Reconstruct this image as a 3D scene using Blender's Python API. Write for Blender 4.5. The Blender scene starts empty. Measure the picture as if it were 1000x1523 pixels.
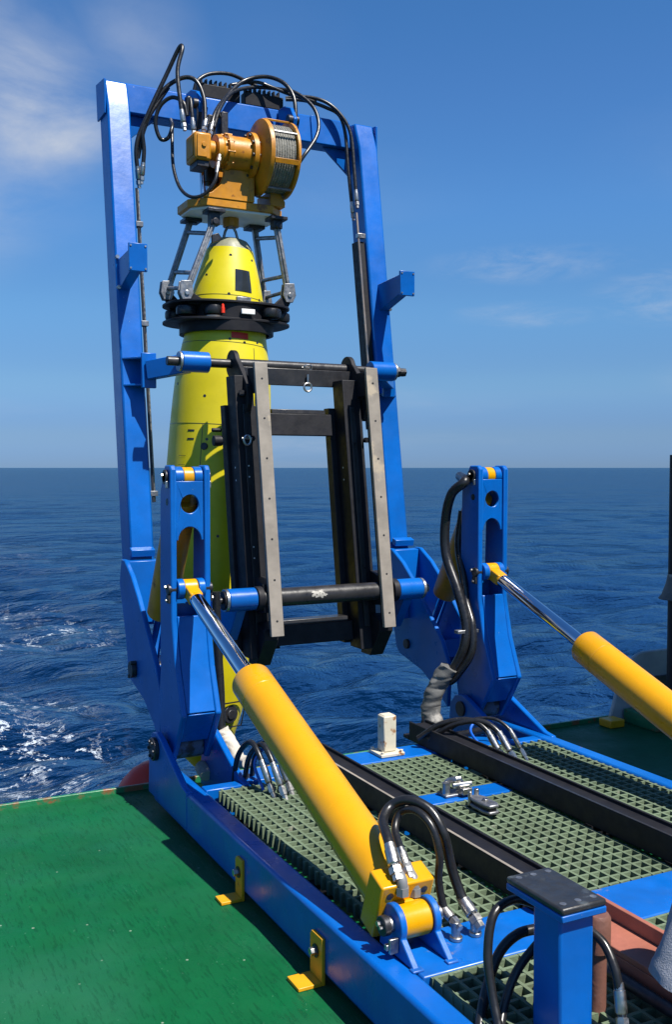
import bpy, bmesh, math, random
import numpy as np
from mathutils import Vector, Matrix
random.seed(7); RNG = np.random.default_rng(7)
sc = bpy.context.scene
col = sc.collection
# ------------------------------------------------------------------ camera
F, CX, CY, H = 1480.0, 500.0, 761.5, 1.45
YAW, PIT = math.radians(26.9), math.atan(66.0 / F)
fw = np.array([math.sin(YAW)*math.cos(PIT), math.cos(YAW)*math.cos(PIT), -math.sin(PIT)])
rt = np.array([math.cos(YAW), -math.sin(YAW), 0.0]); up = np.cross(rt, fw)
CAM = np.array([0.0, 0.0, H])
cd = bpy.data.cameras.new('camera'); cam = bpy.data.objects.new('camera', cd); col.objects.link(cam)
cd.sensor_fit = 'VERTICAL'; cd.sensor_height = 36.0; cd.lens = 36.0*F/1523.0
cd.clip_start = 0.05; cd.clip_end = 60000
R3 = Matrix(((rt[0], up[0], -fw[0]), (rt[1], up[1], -fw[1]), (rt[2], up[2], -fw[2])))
cam.matrix_world = Matrix.Translation(CAM) @ R3.to_4x4()
sc.camera = cam
def P(u, v, x=None, y=None, z=None):
    """point on the ray through a pixel where it meets a known plane of the machine"""
    r = fw + rt*(u-CX)/F - up*(v-CY)/F
    t = (x-CAM[0])/r[0] if x is not None else (y-CAM[1])/r[1] if y is not None else (z-CAM[2])/r[2]
    return Vector(CAM + r*t)
# ------------------------------------------------------------------ sun, sky, exposure
SUN = Vector((0.22, -0.56, 1.0)).normalized()
sl = bpy.data.lights.new('sun', 'SUN'); sl.energy = 5.0; sl.angle = math.radians(0.53); sl.color = (1, .955, .88)
so = bpy.data.objects.new('sun', sl); col.objects.link(so)
so.rotation_euler = SUN.to_track_quat('Z', 'Y').to_euler(); so.location = (4, -6, 20)
W = bpy.data.worlds.new('World'); sc.world = W; W.use_nodes = True
wn, wl = W.node_tree.nodes, W.node_tree.links; wn.clear()
wo = wn.new('ShaderNodeOutputWorld'); bg = wn.new('ShaderNodeBackground'); bg.inputs[1].default_value = 0.051
sky = wn.new('ShaderNodeTexSky'); sky.sky_type = 'NISHITA'; sky.sun_disc = False
sky.sun_elevation = math.asin(SUN.z); sky.sun_rotation = math.atan2(SUN.x, SUN.y)
sky.altitude = 0; sky.air_density = 1.0; sky.dust_density = 0.15; sky.ozone_density = 1.6
tc = wn.new('ShaderNodeTexCoord'); sep = wn.new('ShaderNodeSeparateXYZ'); wl.new(tc.outputs['Generated'], sep.inputs[0])
def wmath(op, a, b=None, c=None):
    n = wn.new('ShaderNodeMath'); n.operation = op
    for i, q in enumerate((a, b, c)):
        if q is None: continue
        if isinstance(q, (int, float)): n.inputs[i].default_value = q
        else: wl.new(q, n.inputs[i])
    return n.outputs[0]
zc = wmath('MAXIMUM', wmath('ADD', sep.outputs[2], 0.12), 0.05)
cmb = wn.new('ShaderNodeCombineXYZ')
wl.new(wmath('DIVIDE', sep.outputs[0], zc), cmb.inputs[0]); wl.new(wmath('DIVIDE', sep.outputs[1], zc), cmb.inputs[1])
nz = wn.new('ShaderNodeTexNoise'); nz.inputs['Scale'].default_value = 1.9; nz.inputs['Distortion'].default_value = .35; nz.inputs['Detail'].default_value = 10; nz.inputs['Roughness'].default_value = .6
wl.new(cmb.outputs[0], nz.inputs['Vector'])
big = wn.new('ShaderNodeTexNoise'); big.inputs['Scale'].default_value = .5; big.inputs['Detail'].default_value = 2
wl.new(cmb.outputs[0], big.inputs['Vector'])
def blob(u, v, r0, r1):
    d = Vector(fw + rt*(u-CX)/F - up*(v-CY)/F).normalized()
    n = wn.new('ShaderNodeVectorMath'); n.operation = 'DISTANCE'; n.inputs[1].default_value = d
    wl.new(tc.outputs['Generated'], n.inputs[0])
    m = wn.new('ShaderNodeMapRange'); m.inputs[1].default_value = r1; m.inputs[2].default_value = r0
    m.interpolation_type = 'SMOOTHSTEP'; wl.new(n.outputs['Value'], m.inputs[0]); return m.outputs[0]
def wisp(u, v, ra, re):
    d = Vector(fw + rt*(u-CX)/F - up*(v-CY)/F).normalized(); tz = Vector((0, 0, 1)); th_ = d.cross(tz).normalized()
    df = wn.new('ShaderNodeVectorMath'); df.operation = 'SUBTRACT'; df.inputs[1].default_value = d; wl.new(tc.outputs['Generated'], df.inputs[0])
    def dot(v_):
        k = wn.new('ShaderNodeVectorMath'); k.operation = 'DOT_PRODUCT'; k.inputs[1].default_value = v_; wl.new(df.outputs[0], k.inputs[0]); return k.outputs['Value']
    a_ = wmath('DIVIDE', dot(th_), ra); b_ = wmath('DIVIDE', dot(tz), re)
    q = wmath('ADD', wmath('MULTIPLY', a_, a_), wmath('MULTIPLY', b_, b_))
    m = wn.new('ShaderNodeMapRange'); m.inputs[1].default_value = 1.0; m.inputs[2].default_value = .0; m.interpolation_type = 'SMOOTHSTEP'; wl.new(q, m.inputs[0]); return m.outputs[0]
bl = blob(20, 150, .0, .12)
for q in (blob(-160, 130, .02, .2), wisp(20, 180, .12, .05), wmath('MULTIPLY', blob(190, 60, 0, .09), .35)):
    bl = wmath('MAXIMUM', bl, q)
nw_ = wn.new('ShaderNodeTexNoise'); nw_.inputs['Scale'].default_value = 3.2; nw_.inputs['Detail'].default_value = 9; nw_.inputs['Roughness'].default_value = .68; nw_.inputs['Distortion'].default_value = .6
wl.new(cmb.outputs[0], nw_.inputs['Vector'])
wr_ = wn.new('ShaderNodeMapRange'); wr_.inputs[1].default_value = .42; wr_.inputs[2].default_value = .72; wl.new(nw_.outputs[0], wr_.inputs[0])
bl2 = wmath('MULTIPLY', wmath('MAXIMUM', wisp(790, 393, .12, .022), wmath('MULTIPLY', wisp(785, 468, .085, .016), .7)), wmath('MULTIPLY', wr_.outputs[0], .42))
bl3 = wmath('MULTIPLY', wisp(1015, 437, .10, .032), wmath('MULTIPLY', wr_.outputs[0], .6))
far = wn.new('ShaderNodeMapRange'); far.inputs[1].default_value = .52; far.inputs[2].default_value = .75; wl.new(big.outputs[0], far.inputs[0])
bl = wmath('MAXIMUM', wmath('MAXIMUM', bl, bl2), wmath('MAXIMUM', bl3, wmath('MULTIPLY', far.outputs[0], .25)))
cl = wn.new('ShaderNodeMapRange'); cl.inputs[1].default_value = .30; cl.inputs[2].default_value = .62; wl.new(nz.outputs[0], cl.inputs[0])
cloud = wmath('MULTIPLY', wmath('MINIMUM', wmath('MULTIPLY', cl.outputs[0], bl), 1.0), 1.0)
hs = wn.new('ShaderNodeHueSaturation'); hs.inputs['Saturation'].default_value = 1.15; hs.inputs['Value'].default_value = 1.0
wl.new(sky.outputs[0], hs.inputs['Color'])
# clear maritime air: the model's horizon is too yellow, corrected evenly all round by elevation
SKYT = [(0.0068, (0.1591, 0.2895, 0.6968)), (0.0371, (0.1901, 0.304, 0.6076)), (0.0908, (0.2747, 0.4036, 0.6091)), (0.1633, (0.3434, 0.5141, 0.6909)), (0.2579, (0.3829, 0.6029, 0.8083)), (0.3456, (0.3883, 0.605, 0.8144)), (0.415, (0.3697, 0.6122, 0.8147))]
rp = wn.new('ShaderNodeValToRGB'); rp.color_ramp.interpolation = 'EASE'
while len(rp.color_ramp.elements) < len(SKYT): rp.color_ramp.elements.new(.5)
for el, (z_, c_) in zip(rp.color_ramp.elements, SKYT): el.position = z_; el.color = (*c_, 1)
wl.new(sep.outputs[2], rp.inputs[0])
tm = wn.new('ShaderNodeVectorMath'); tm.operation = 'MULTIPLY'; wl.new(hs.outputs[0], tm.inputs[0]); wl.new(rp.outputs[0], tm.inputs[1])
ts = wn.new('ShaderNodeVectorMath'); ts.operation = 'SCALE'; ts.inputs['Scale'].default_value = 2.0; wl.new(tm.outputs[0], ts.inputs[0])
mx = wn.new('ShaderNodeMix'); mx.data_type = 'RGBA'; wl.new(cloud, mx.inputs[0]); wl.new(ts.outputs[0], mx.inputs[6])
mx.inputs[7].default_value = (6.6, 7.3, 8.6, 1)
wl.new(mx.outputs[2], bg.inputs[0]); wl.new(bg.outputs[0], wo.inputs[0])
sc.view_settings.view_transform = 'Standard'; sc.view_settings.look = 'None'; sc.view_settings.exposure = 0.70; sc.view_settings.gamma = 1.0
sc.view_settings.use_curve_mapping = False
try: sc.cycles.max_bounces = 8
except Exception: pass

# ------------------------------------------------------------------ materials
def mat(name, c, rough=.5, metal=0.0, var=.12, vscale=6, bump=0, bscale=60, spec=.5, rust=0, rustc=(.16, .05, .02), rscale=9, rth=.66, coat=0, scr=0, rvar=.1, edge=None, grime=None):
    m = bpy.data.materials.new(name); m.use_nodes = True
    n, l = m.node_tree.nodes, m.node_tree.links
    b = n['Principled BSDF']; b.inputs['Metallic'].default_value = metal
    b.inputs['Specular IOR Level'].default_value = spec
    if coat: b.inputs['Coat Weight'].default_value = coat; b.inputs['Coat Roughness'].default_value = .12
    g = n.new('ShaderNodeNewGeometry')
    nz = n.new('ShaderNodeTexNoise'); nz.inputs['Scale'].default_value = vscale; nz.inputs['Detail'].default_value = 6; nz.inputs['Roughness'].default_value = .6
    l.new(g.outputs['Position'], nz.inputs['Vector'])
    mp = n.new('ShaderNodeMapRange'); mp.inputs[1].default_value = .3; mp.inputs[2].default_value = .7
    mp.inputs[3].default_value = 1-var; mp.inputs[4].default_value = 1+var; l.new(nz.outputs[0], mp.inputs[0])
    mul = n.new('ShaderNodeVectorMath'); mul.operation = 'SCALE'; mul.inputs[0].default_value = c
    l.new(mp.outputs[0], mul.inputs['Scale']); out = mul.outputs[0]
    rr = n.new('ShaderNodeMapRange'); rr.inputs[1].default_value = .3; rr.inputs[2].default_value = .7
    rr.inputs[3].default_value = max(.02, rough-rvar); rr.inputs[4].default_value = min(1, rough+rvar)
    nz2 = n.new('ShaderNodeTexNoise'); nz2.inputs['Scale'].default_value = vscale*2.3; nz2.inputs['Detail'].default_value = 4
    l.new(g.outputs['Position'], nz2.inputs['Vector']); l.new(nz2.outputs[0], rr.inputs[0]); l.new(rr.outputs[0], b.inputs['Roughness'])
    def patch(out, scale, th, w, c2, det=8):
        z = n.new('ShaderNodeTexNoise'); z.inputs['Scale'].default_value = scale; z.inputs['Detail'].default_value = det; z.inputs['Roughness'].default_value = .65
        l.new(g.outputs['Position'], z.inputs['Vector'])
        q = n.new('ShaderNodeMapRange'); q.inputs[1].default_value = th; q.inputs[2].default_value = th+w; l.new(z.outputs[0], q.inputs[0])
        x = n.new('ShaderNodeMix'); x.data_type = 'RGBA'; l.new(q.outputs[0], x.inputs[0]); l.new(out, x.inputs[6]); x.inputs[7].default_value = (*c2, 1)
        return x.outputs[2]
    if rust: out = patch(out, rscale, rth, .07, rustc)
    if scr: out = patch(out, 45, .735, .03, (.42, .46, .46), 3)
    if grime: out = patch(out, 2.6, .50, .35, grime, 9)
    if edge:
        bv = n.new('ShaderNodeBevel'); bv.samples = 4; bv.inputs['Radius'].default_value = .007
        dt = n.new('ShaderNodeVectorMath'); dt.operation = 'DOT_PRODUCT'; l.new(bv.outputs[0], dt.inputs[0]); l.new(g.outputs['Normal'], dt.inputs[1])
        zz = n.new('ShaderNodeTexNoise'); zz.inputs['Scale'].default_value = 16; zz.inputs['Detail'].default_value = 6; zz.inputs['Roughness'].default_value = .7; l.new(g.outputs['Position'], zz.inputs['Vector'])
        sm = n.new('ShaderNodeMath'); sm.operation = 'MULTIPLY_ADD'; sm.inputs[1].default_value = -.42; sm.inputs[2].default_value = 0; l.new(zz.outputs[0], sm.inputs[0])
        ad = n.new('ShaderNodeMath'); ad.operation = 'ADD'; l.new(dt.outputs['Value'], ad.inputs[0]); l.new(sm.outputs[0], ad.inputs[1])
        em = n.new('ShaderNodeMapRange'); em.inputs[1].default_value = .70; em.inputs[2].default_value = .66; em.inputs[4].default_value = .85; l.new(ad.outputs[0], em.inputs[0])
        xe = n.new('ShaderNodeMix'); xe.data_type = 'RGBA'; l.new(em.outputs[0], xe.inputs[0]); l.new(out, xe.inputs[6]); xe.inputs[7].default_value = (*edge, 1); out = xe.outputs[2]
    l.new(out, b.inputs['Base Color'])
    if bump:
        z = n.new('ShaderNodeTexNoise'); z.inputs['Scale'].default_value = bscale; z.inputs['Detail'].default_value = 5
        l.new(g.outputs['Position'], z.inputs['Vector'])
        bp = n.new('ShaderNodeBump'); bp.inputs['Strength'].default_value = bump; bp.inputs['Distance'].default_value = .01
        l.new(z.outputs[0], bp.inputs['Height']); l.new(bp.outputs[0], b.inputs['Normal'])
    return m
BLUE = mat('blue_paint', (.0008, .098, .40), .3, var=.16, vscale=4, bump=.06, bscale=25, spec=.38, rvar=.04, rust=1, rth=.74, rustc=(.10, .05, .05), scr=1, edge=(.03, .16, .42), grime=(.004, .075, .29))
BLUEB = mat('blue_beam_paint', (.0008, .098, .40), .32, var=.16, vscale=4, bump=.1, bscale=25, spec=.38, rust=1, rth=.665, rustc=(.20, .075, .03), rscale=4.2, scr=1, edge=(.06, .16, .36), grime=(.004, .075, .29))
BLUEW = mat('worn_blue_paint', (.001, .10, .40), .36, var=.2, vscale=5, bump=.08, bscale=30, rust=1, rth=.60, rustc=(.20, .17, .17), rscale=5.5, scr=1, edge=(.12, .16, .3), grime=(.03, .10, .30))
YEL = mat('yellow_paint', (.60, .28, .001), .3, var=.05, vscale=5, bump=.03, rust=1, rth=.70, rustc=(.34, .16, .01), rscale=16, edge=(.28, .15, .03), grime=(.50, .23, .001))
CLIPY = mat('yellow_clip_paint', (.62, .29, .006), .45, var=.1, bump=.1, rust=1, rth=.62, rustc=(.3, .12, .01), rscale=20)
ORG = mat('orange_winch_paint', (.50, .205, .006), .42, var=.18, vscale=9, bump=.1, bscale=40, rust=1, rth=.6, rustc=(.2, .07, .01), rscale=12, grime=(.30, .11, .006))
AUVY = mat('vehicle_yellow', (.62, .52, .005), .42, var=.06, vscale=3, bump=.02, rust=1, rth=.73, rustc=(.46, .42, .16), rscale=14, grime=(.47, .40, .006))
AUVG = mat('nose_grey', (.22, .22, .15), .5, var=.2, vscale=20, bump=.1)
BLK = mat('black_paint', (.011, .011, .014), .55, spec=.25, var=.3, vscale=9, bump=.06, rust=1, rth=.75, rustc=(.12, .11, .10), rscale=30)
BLKS = mat('satin_black_steel', (.022, .021, .022), .36, var=.3, vscale=10, bump=.06, rust=1, rth=.71, rustc=(.2, .19, .18), rscale=18)
STRIP = mat('worn_grey_slide_strip', (.24, .21, .175), .55, var=.22, vscale=7, bump=.2, bscale=18, rust=1, rth=.6, rustc=(.36, .3, .22), rscale=5)
RUB = mat('black_rubber', (.012, .012, .013), .33, var=.2, vscale=30)
STEEL = mat('stainless_steel', (.46, .45, .43), .38, metal=1, var=.2, vscale=30)
LINK = mat('galvanised_link', (.27, .275, .285), .46, metal=.85, var=.35, vscale=25, bump=.1)
DARK = mat('dark_metal', (.045, .045, .05), .4, metal=.6, var=.3, vscale=30, bump=.1)
CHROME = mat('chrome_rod', (.72, .74, .78), .07, metal=1, var=.03, rvar=.02)
PIPE = mat('brown_copper_pipe', (.33, .27, .22), .35, metal=.8, var=.2)
GRAT = mat('green_grating', (.118, .160, .098), .7, var=.2, vscale=5, bump=.2, bscale=140, rust=1, rth=.63, rustc=(.27, .27, .21), rscale=9, spec=.3, grime=(.12, .14, .085))
WHT = mat('white_rusty_paint', (.58, .53, .41), .5, var=.1, rust=1, rth=.56, rustc=(.30, .13, .04), rscale=17, bump=.1)
CANW = mat('off_white_canvas', (.5, .46, .39), .85, var=.15, vscale=14, bump=.3, bscale=90)
CANG = mat('grey_canvas', (.10, .10, .095), .7, var=.25, vscale=9, bump=.12, bscale=120, rust=1, rth=.58, rustc=(.24, .23, .21), rscale=10)
RED = mat('red_buoy', (.75, .035, .008), .4, var=.1)
REDB = mat('red_oxide_paint', (.29, .10, .065), .6, var=.25, vscale=7, bump=.15, rust=1, rth=.66, rustc=(.22, .04, .03), rscale=6)
BRN = mat('rusty_brown_pipe', (.16, .07, .05), .55, var=.25, vscale=12, bump=.2, rust=1, rth=.6, rustc=(.12, .2, .24), rscale=8)
GREYP = mat('pale_grey_paint', (.30, .30, .29), .5, var=.15, rust=1, rth=.66, rustc=(.12, .10, .07), rscale=5)
BOSS = mat('worn_boss', (.10, .13, .20), .5, var=.3, vscale=12, rust=1, rth=.5, rustc=(.05, .04, .04), rscale=20)
GREYF = mat('grey_fitting', (.22, .22, .22), .4, var=.1, metal=.2)
ROPE = mat('grey_wire_rope', (.20, .195, .17), .6, var=.35, vscale=40, bump=.6, bscale=160)
SHADE = mat('dark_lens', (.02, .025, .03), .15, var=.1)
HULL = mat('dark_hull_paint', (.02, .04, .08), .5, var=.2)
SCRP = mat('bare_scrape', (.36, .34, .30), .6, var=.3, vscale=60, rust=1, rth=.55, rustc=(.06, .055, .05), rscale=70)
WHP = mat('white_plate', (.75, .75, .73), .4, var=.05)
CONT = mat('added_container_paint', (.03, .05, .08), .5, var=.15, rust=1)

# green deck paint: cracks, scuffs, chips
DECK = mat('green_deck_paint', (.0010, .078, .023), .55, var=.2, vscale=2.2, bump=0, spec=.2)
def deck_nodes(m):
    n, l = m.node_tree.nodes, m.node_tree.links; b = n['Principled BSDF']
    g = n.new('ShaderNodeNewGeometry')
    mp = n.new('ShaderNodeMapping'); mp.inputs['Rotation'].default_value = (0, 0, .12); mp.inputs['Scale'].default_value = (85, 10, 1)
    l.new(g.outputs['Position'], mp.inputs['Vector'])
    z = n.new('ShaderNodeTexNoise'); z.inputs['Scale'].default_value = 1; z.inputs['Detail'].default_value = 5; z.inputs['Roughness'].default_value = .75
    l.new(mp.outputs[0], z.inputs['Vector'])
    cr = n.new('ShaderNodeMapRange'); cr.inputs[1].default_value = .36; cr.inputs[2].default_value = .44; l.new(z.outputs[0], cr.inputs[0])
    n2 = n.new('ShaderNodeTexNoise'); n2.inputs['Scale'].default_value = 160; n2.inputs['Detail'].default_value = 3; l.new(g.outputs['Position'], n2.inputs['Vector'])
    s1 = n.new('ShaderNodeMath'); s1.operation = 'MULTIPLY_ADD'; s1.inputs[1].default_value = .3; l.new(n2.outputs[0], s1.inputs[0]); l.new(cr.outputs[0], s1.inputs[2])
    n3 = n.new('ShaderNodeTexNoise'); n3.inputs['Scale'].default_value = 26; n3.inputs['Detail'].default_value = 4; l.new(g.outputs['Position'], n3.inputs['Vector'])
    s2 = n.new('ShaderNodeMath'); s2.operation = 'MULTIPLY_ADD'; s2.inputs[1].default_value = .8; l.new(n3.outputs[0], s2.inputs[0]); l.new(s1.outputs[0], s2.inputs[2])
    bp = n.new('ShaderNodeBump'); bp.inputs['Strength'].default_value = .5; bp.inputs['Distance'].default_value = .007
    l.new(s2.outputs[0], bp.inputs['Height']); l.new(bp.outputs[0], b.inputs['Normal'])
    base0 = b.inputs['Base Color'].links[0].from_socket
    xd = n.new('ShaderNodeMix'); xd.data_type = 'RGBA'; l.new(cr.outputs[0], xd.inputs[0]); xd.inputs[6].default_value = (.001, .069, .021, 1); l.new(base0, xd.inputs[7])  # cracks slightly darker: crack shading and dirt put into the colour
    v2 = n.new('ShaderNodeTexVoronoi'); v2.inputs['Scale'].default_value = 34; l.new(g.outputs['Position'], v2.inputs['Vector'])
    c2 = n.new('ShaderNodeMapRange'); c2.inputs[1].default_value = .10; c2.inputs[2].default_value = .07; c2.inputs[4].default_value = .55; l.new(v2.outputs['Distance'], c2.inputs[0])
    n6 = n.new('ShaderNodeTexNoise'); n6.inputs['Scale'].default_value = 7; l.new(g.outputs['Position'], n6.inputs['Vector'])
    c3 = n.new('ShaderNodeMapRange'); c3.inputs[1].default_value = .5; c3.inputs[2].default_value = .58; l.new(n6.outputs[0], c3.inputs[0])
    c4 = n.new('ShaderNodeMath'); c4.operation = 'MULTIPLY'; l.new(c2.outputs[0], c4.inputs[0]); l.new(c3.outputs[0], c4.inputs[1])
    xs = n.new('ShaderNodeMix'); xs.data_type = 'RGBA'; l.new(c4.outputs[0], xs.inputs[0]); l.new(xd.outputs[2], xs.inputs[6]); xs.inputs[7].default_value = (.10, .24, .15, 1)
    base = xs.outputs[2]
    # pale chips and faded patches
    vo = n.new('ShaderNodeTexVoronoi'); vo.inputs['Scale'].default_value = 9; vo.inputs['Randomness'].default_value = 1; l.new(g.outputs['Position'], vo.inputs['Vector'])
    n4 = n.new('ShaderNodeTexNoise'); n4.inputs['Scale'].default_value = 4; l.new(g.outputs['Position'], n4.inputs['Vector'])
    ad = n.new('ShaderNodeMath'); ad.operation = 'MULTIPLY'; l.new(n4.outputs[0], ad.inputs[0]); ad.inputs[1].default_value = .075
    lt = n.new('ShaderNodeMath'); lt.operation = 'SUBTRACT'; l.new(ad.outputs[0], lt.inputs[0]); l.new(vo.outputs['Distance'], lt.inputs[1])
    q = n.new('ShaderNodeMapRange'); q.inputs[1].default_value = -.012; q.inputs[2].default_value = .0; q.inputs[4].default_value = .75; l.new(lt.outputs[0], q.inputs[0])
    x = n.new('ShaderNodeMix'); x.data_type = 'RGBA'; l.new(q.outputs[0], x.inputs[0]); l.new(base, x.inputs[6]); x.inputs[7].default_value = (.24, .29, .22, 1)
    n5 = n.new('ShaderNodeTexNoise'); n5.inputs['Scale'].default_value = 1.7; n5.inputs['Detail'].default_value = 7; l.new(g.outputs['Position'], n5.inputs['Vector'])
    q2 = n.new('ShaderNodeMapRange'); q2.inputs[1].default_value = .45; q2.inputs[2].default_value = .72; q2.inputs[4].default_value = .7; l.new(n5.outputs[0], q2.inputs[0])
    x2 = n.new('ShaderNodeMix'); x2.data_type = 'RGBA'; l.new(q2.outputs[0], x2.inputs[0]); l.new(x.outputs[2], x2.inputs[6]); x2.inputs[7].default_value = (.014, .105, .050, 1)
    l.new(x2.outputs[2], b.inputs['Base Color'])
deck_nodes(DECK)
LIP = mat('green_rusty_lip', (.012, .15, .06), .4, var=.2, vscale=8, bump=.2, rust=1, rth=.50, rustc=(.19, .085, .035), rscale=9)

# sea
SEA = bpy.data.materials.new('sea_water'); SEA.use_nodes = True
def sea_nodes(m):
    n, l = m.node_tree.nodes, m.node_tree.links; b = n['Principled BSDF']
    b.inputs['IOR'].default_value = 1.333; b.inputs['Roughness'].default_value = .12
    g = n.new('ShaderNodeNewGeometry'); pos = g.outputs['Position']
    def noise(s, d=4, r=.6, vec=None):
        z = n.new('ShaderNodeTexNoise'); z.inputs['Scale'].default_value = s; z.inputs['Detail'].default_value = d; z.inputs['Roughness'].default_value = r
        l.new(vec or pos, z.inputs['Vector']); return z.outputs[0]
    def M(op, a, b_=None, c=None):
        k = n.new('ShaderNodeMath'); k.operation = op
        for i, q in enumerate((a, b_, c)):
            if q is None: continue
            if isinstance(q, (int, float)): k.inputs[i].default_value = q
            else: l.new(q, k.inputs[i])
        return k.outputs[0]
    def rng(s, a, b_, c=0.0, d=1.0):
        k = n.new('ShaderNodeMapRange'); k.interpolation_type = 'SMOOTHSTEP'
        for i, q in enumerate((a, b_, c, d)): k.inputs[i+1].default_value = q
        l.new(s, k.inputs[0]); return k.outputs[0]
    st_ = n.new('ShaderNodeMapping'); st_.inputs['Rotation'].default_value = (0, 0, math.radians(24)); st_.inputs['Scale'].default_value = (.5, 1.15, 1); l.new(pos, st_.inputs['Vector'])
    h = M('ADD', M('ADD', M('MULTIPLY', noise(.9, 4, .55, st_.outputs[0]), .55), M('MULTIPLY', noise(3.2, 4, .6, st_.outputs[0]), .22)), M('MULTIPLY', noise(9.0, 3, .6, st_.outputs[0]), .07))
    h = M('ADD', h, M('ADD', M('MULTIPLY', noise(.24, 5, .62, st_.outputs[0]), 1.7), M('MULTIPLY', noise(.045, 5, .6, st_.outputs[0]), 6.5)))
    bp = n.new('ShaderNodeBump'); bp.inputs['Strength'].default_value = 1.0; bp.inputs['Distance'].default_value = .5
    l.new(h, bp.inputs['Height']); l.new(bp.outputs[0], b.inputs['Normal'])
    # foam of the wake, patches with holes
    sp = n.new('ShaderNodeSeparateXYZ'); l.new(pos, sp.inputs[0])
    def ell(cx, cy, rx, ry):
        dx = M('DIVIDE', M('SUBTRACT', sp.outputs[0], cx), rx); dy = M('DIVIDE', M('SUBTRACT', sp.outputs[1], cy), ry)
        return rng(M('ADD', M('MULTIPLY', dx, dx), M('MULTIPLY', dy, dy)), 1.0, .15)
    e = M('MAXIMUM', M('MAXIMUM', ell(2.6, 18.5, 2.2, 5.5), ell(4.6, 30, 3.0, 6)), M('MULTIPLY', ell(6, 60, 6, 20), .2))
    wv = n.new('ShaderNodeTexNoise'); wv.inputs['Scale'].default_value = .5; wv.inputs['Detail'].default_value = 3; l.new(pos, wv.inputs['Vector'])
    warp = n.new('ShaderNodeVectorMath'); warp.operation = 'MULTIPLY_ADD'; l.new(wv.outputs['Color'], warp.inputs[0]); warp.inputs[1].default_value = (1.6, 1.6, 0); l.new(pos, warp.inputs[2])
    stf = n.new('ShaderNodeMapping'); stf.inputs['Rotation'].default_value = (0, 0, math.radians(20)); stf.inputs['Scale'].default_value = (.75, 1.2, 1); l.new(warp.outputs[0], stf.inputs['Vector'])
    ridg = M('ABSOLUTE', M('SUBTRACT', noise(1.15, 7, .72, stf.outputs[0]), .5))
    lace = M('MAXIMUM', rng(ridg, .03, .0), M('MULTIPLY', rng(noise(1.3, 7, .75, stf.outputs[0]), .60, .68), .9))
    big_ = rng(noise(.8, 4, .6), .46, .60)
    fine = rng(noise(3.4, 6, .78), .43, .56)
    foam = M('MULTIPLY', M('MULTIPLY', e, M('MULTIPLY', lace, fine)), M('ADD', M('MULTIPLY', big_, .85), .15))
    foam = M('MINIMUM', M('MULTIPLY', foam, 1.9), 1.0)
    mixc = n.new('ShaderNodeMix'); mixc.data_type = 'RGBA'; l.new(foam, mixc.inputs[0])
    tint = rng(noise(.06, 3, .5), .35, .65)
    wc = n.new('ShaderNodeMix'); wc.data_type = 'RGBA'; l.new(tint, wc.inputs[0]); wc.inputs[6].default_value = (.0004, .0075, .030, 1); wc.inputs[7].default_value = (.0006, .0110, .040, 1)
    l.new(wc.outputs[2], mixc.inputs[6]); mixc.inputs[7].default_value = (.42, .47, .52, 1)
    l.new(mixc.outputs[2], b.inputs['Base Color'])
    # body colour plus mirror layer; steep facets keep the far water from turning into a flat mirror
    b.inputs['Specular IOR Level'].default_value = 0.0; b.inputs['Roughness'].default_value = .9
    fr = n.new('ShaderNodeFresnel'); fr.inputs['IOR'].default_value = 1.333; l.new(bp.outputs[0], fr.inputs['Normal'])
    gl = n.new('ShaderNodeBsdfGlossy'); gl.inputs['Roughness'].default_value = .10; gl.inputs['Color'].default_value = (.70, .92, 1, 1); l.new(bp.outputs[0], gl.inputs['Normal'])
    fac = M('MULTIPLY', rng(fr.outputs[0], .04, .85, .0, .46), M('SUBTRACT', 1.0, M('MULTIPLY', foam, .8)))
    ms = n.new('ShaderNodeMixShader'); l.new(fac, ms.inputs[0]); l.new(b.outputs[0], ms.inputs[1]); l.new(gl.outputs[0], ms.inputs[2])
    l.new(ms.outputs[0], n['Material Output'].inputs['Surface'])
sea_nodes(SEA)

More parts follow.
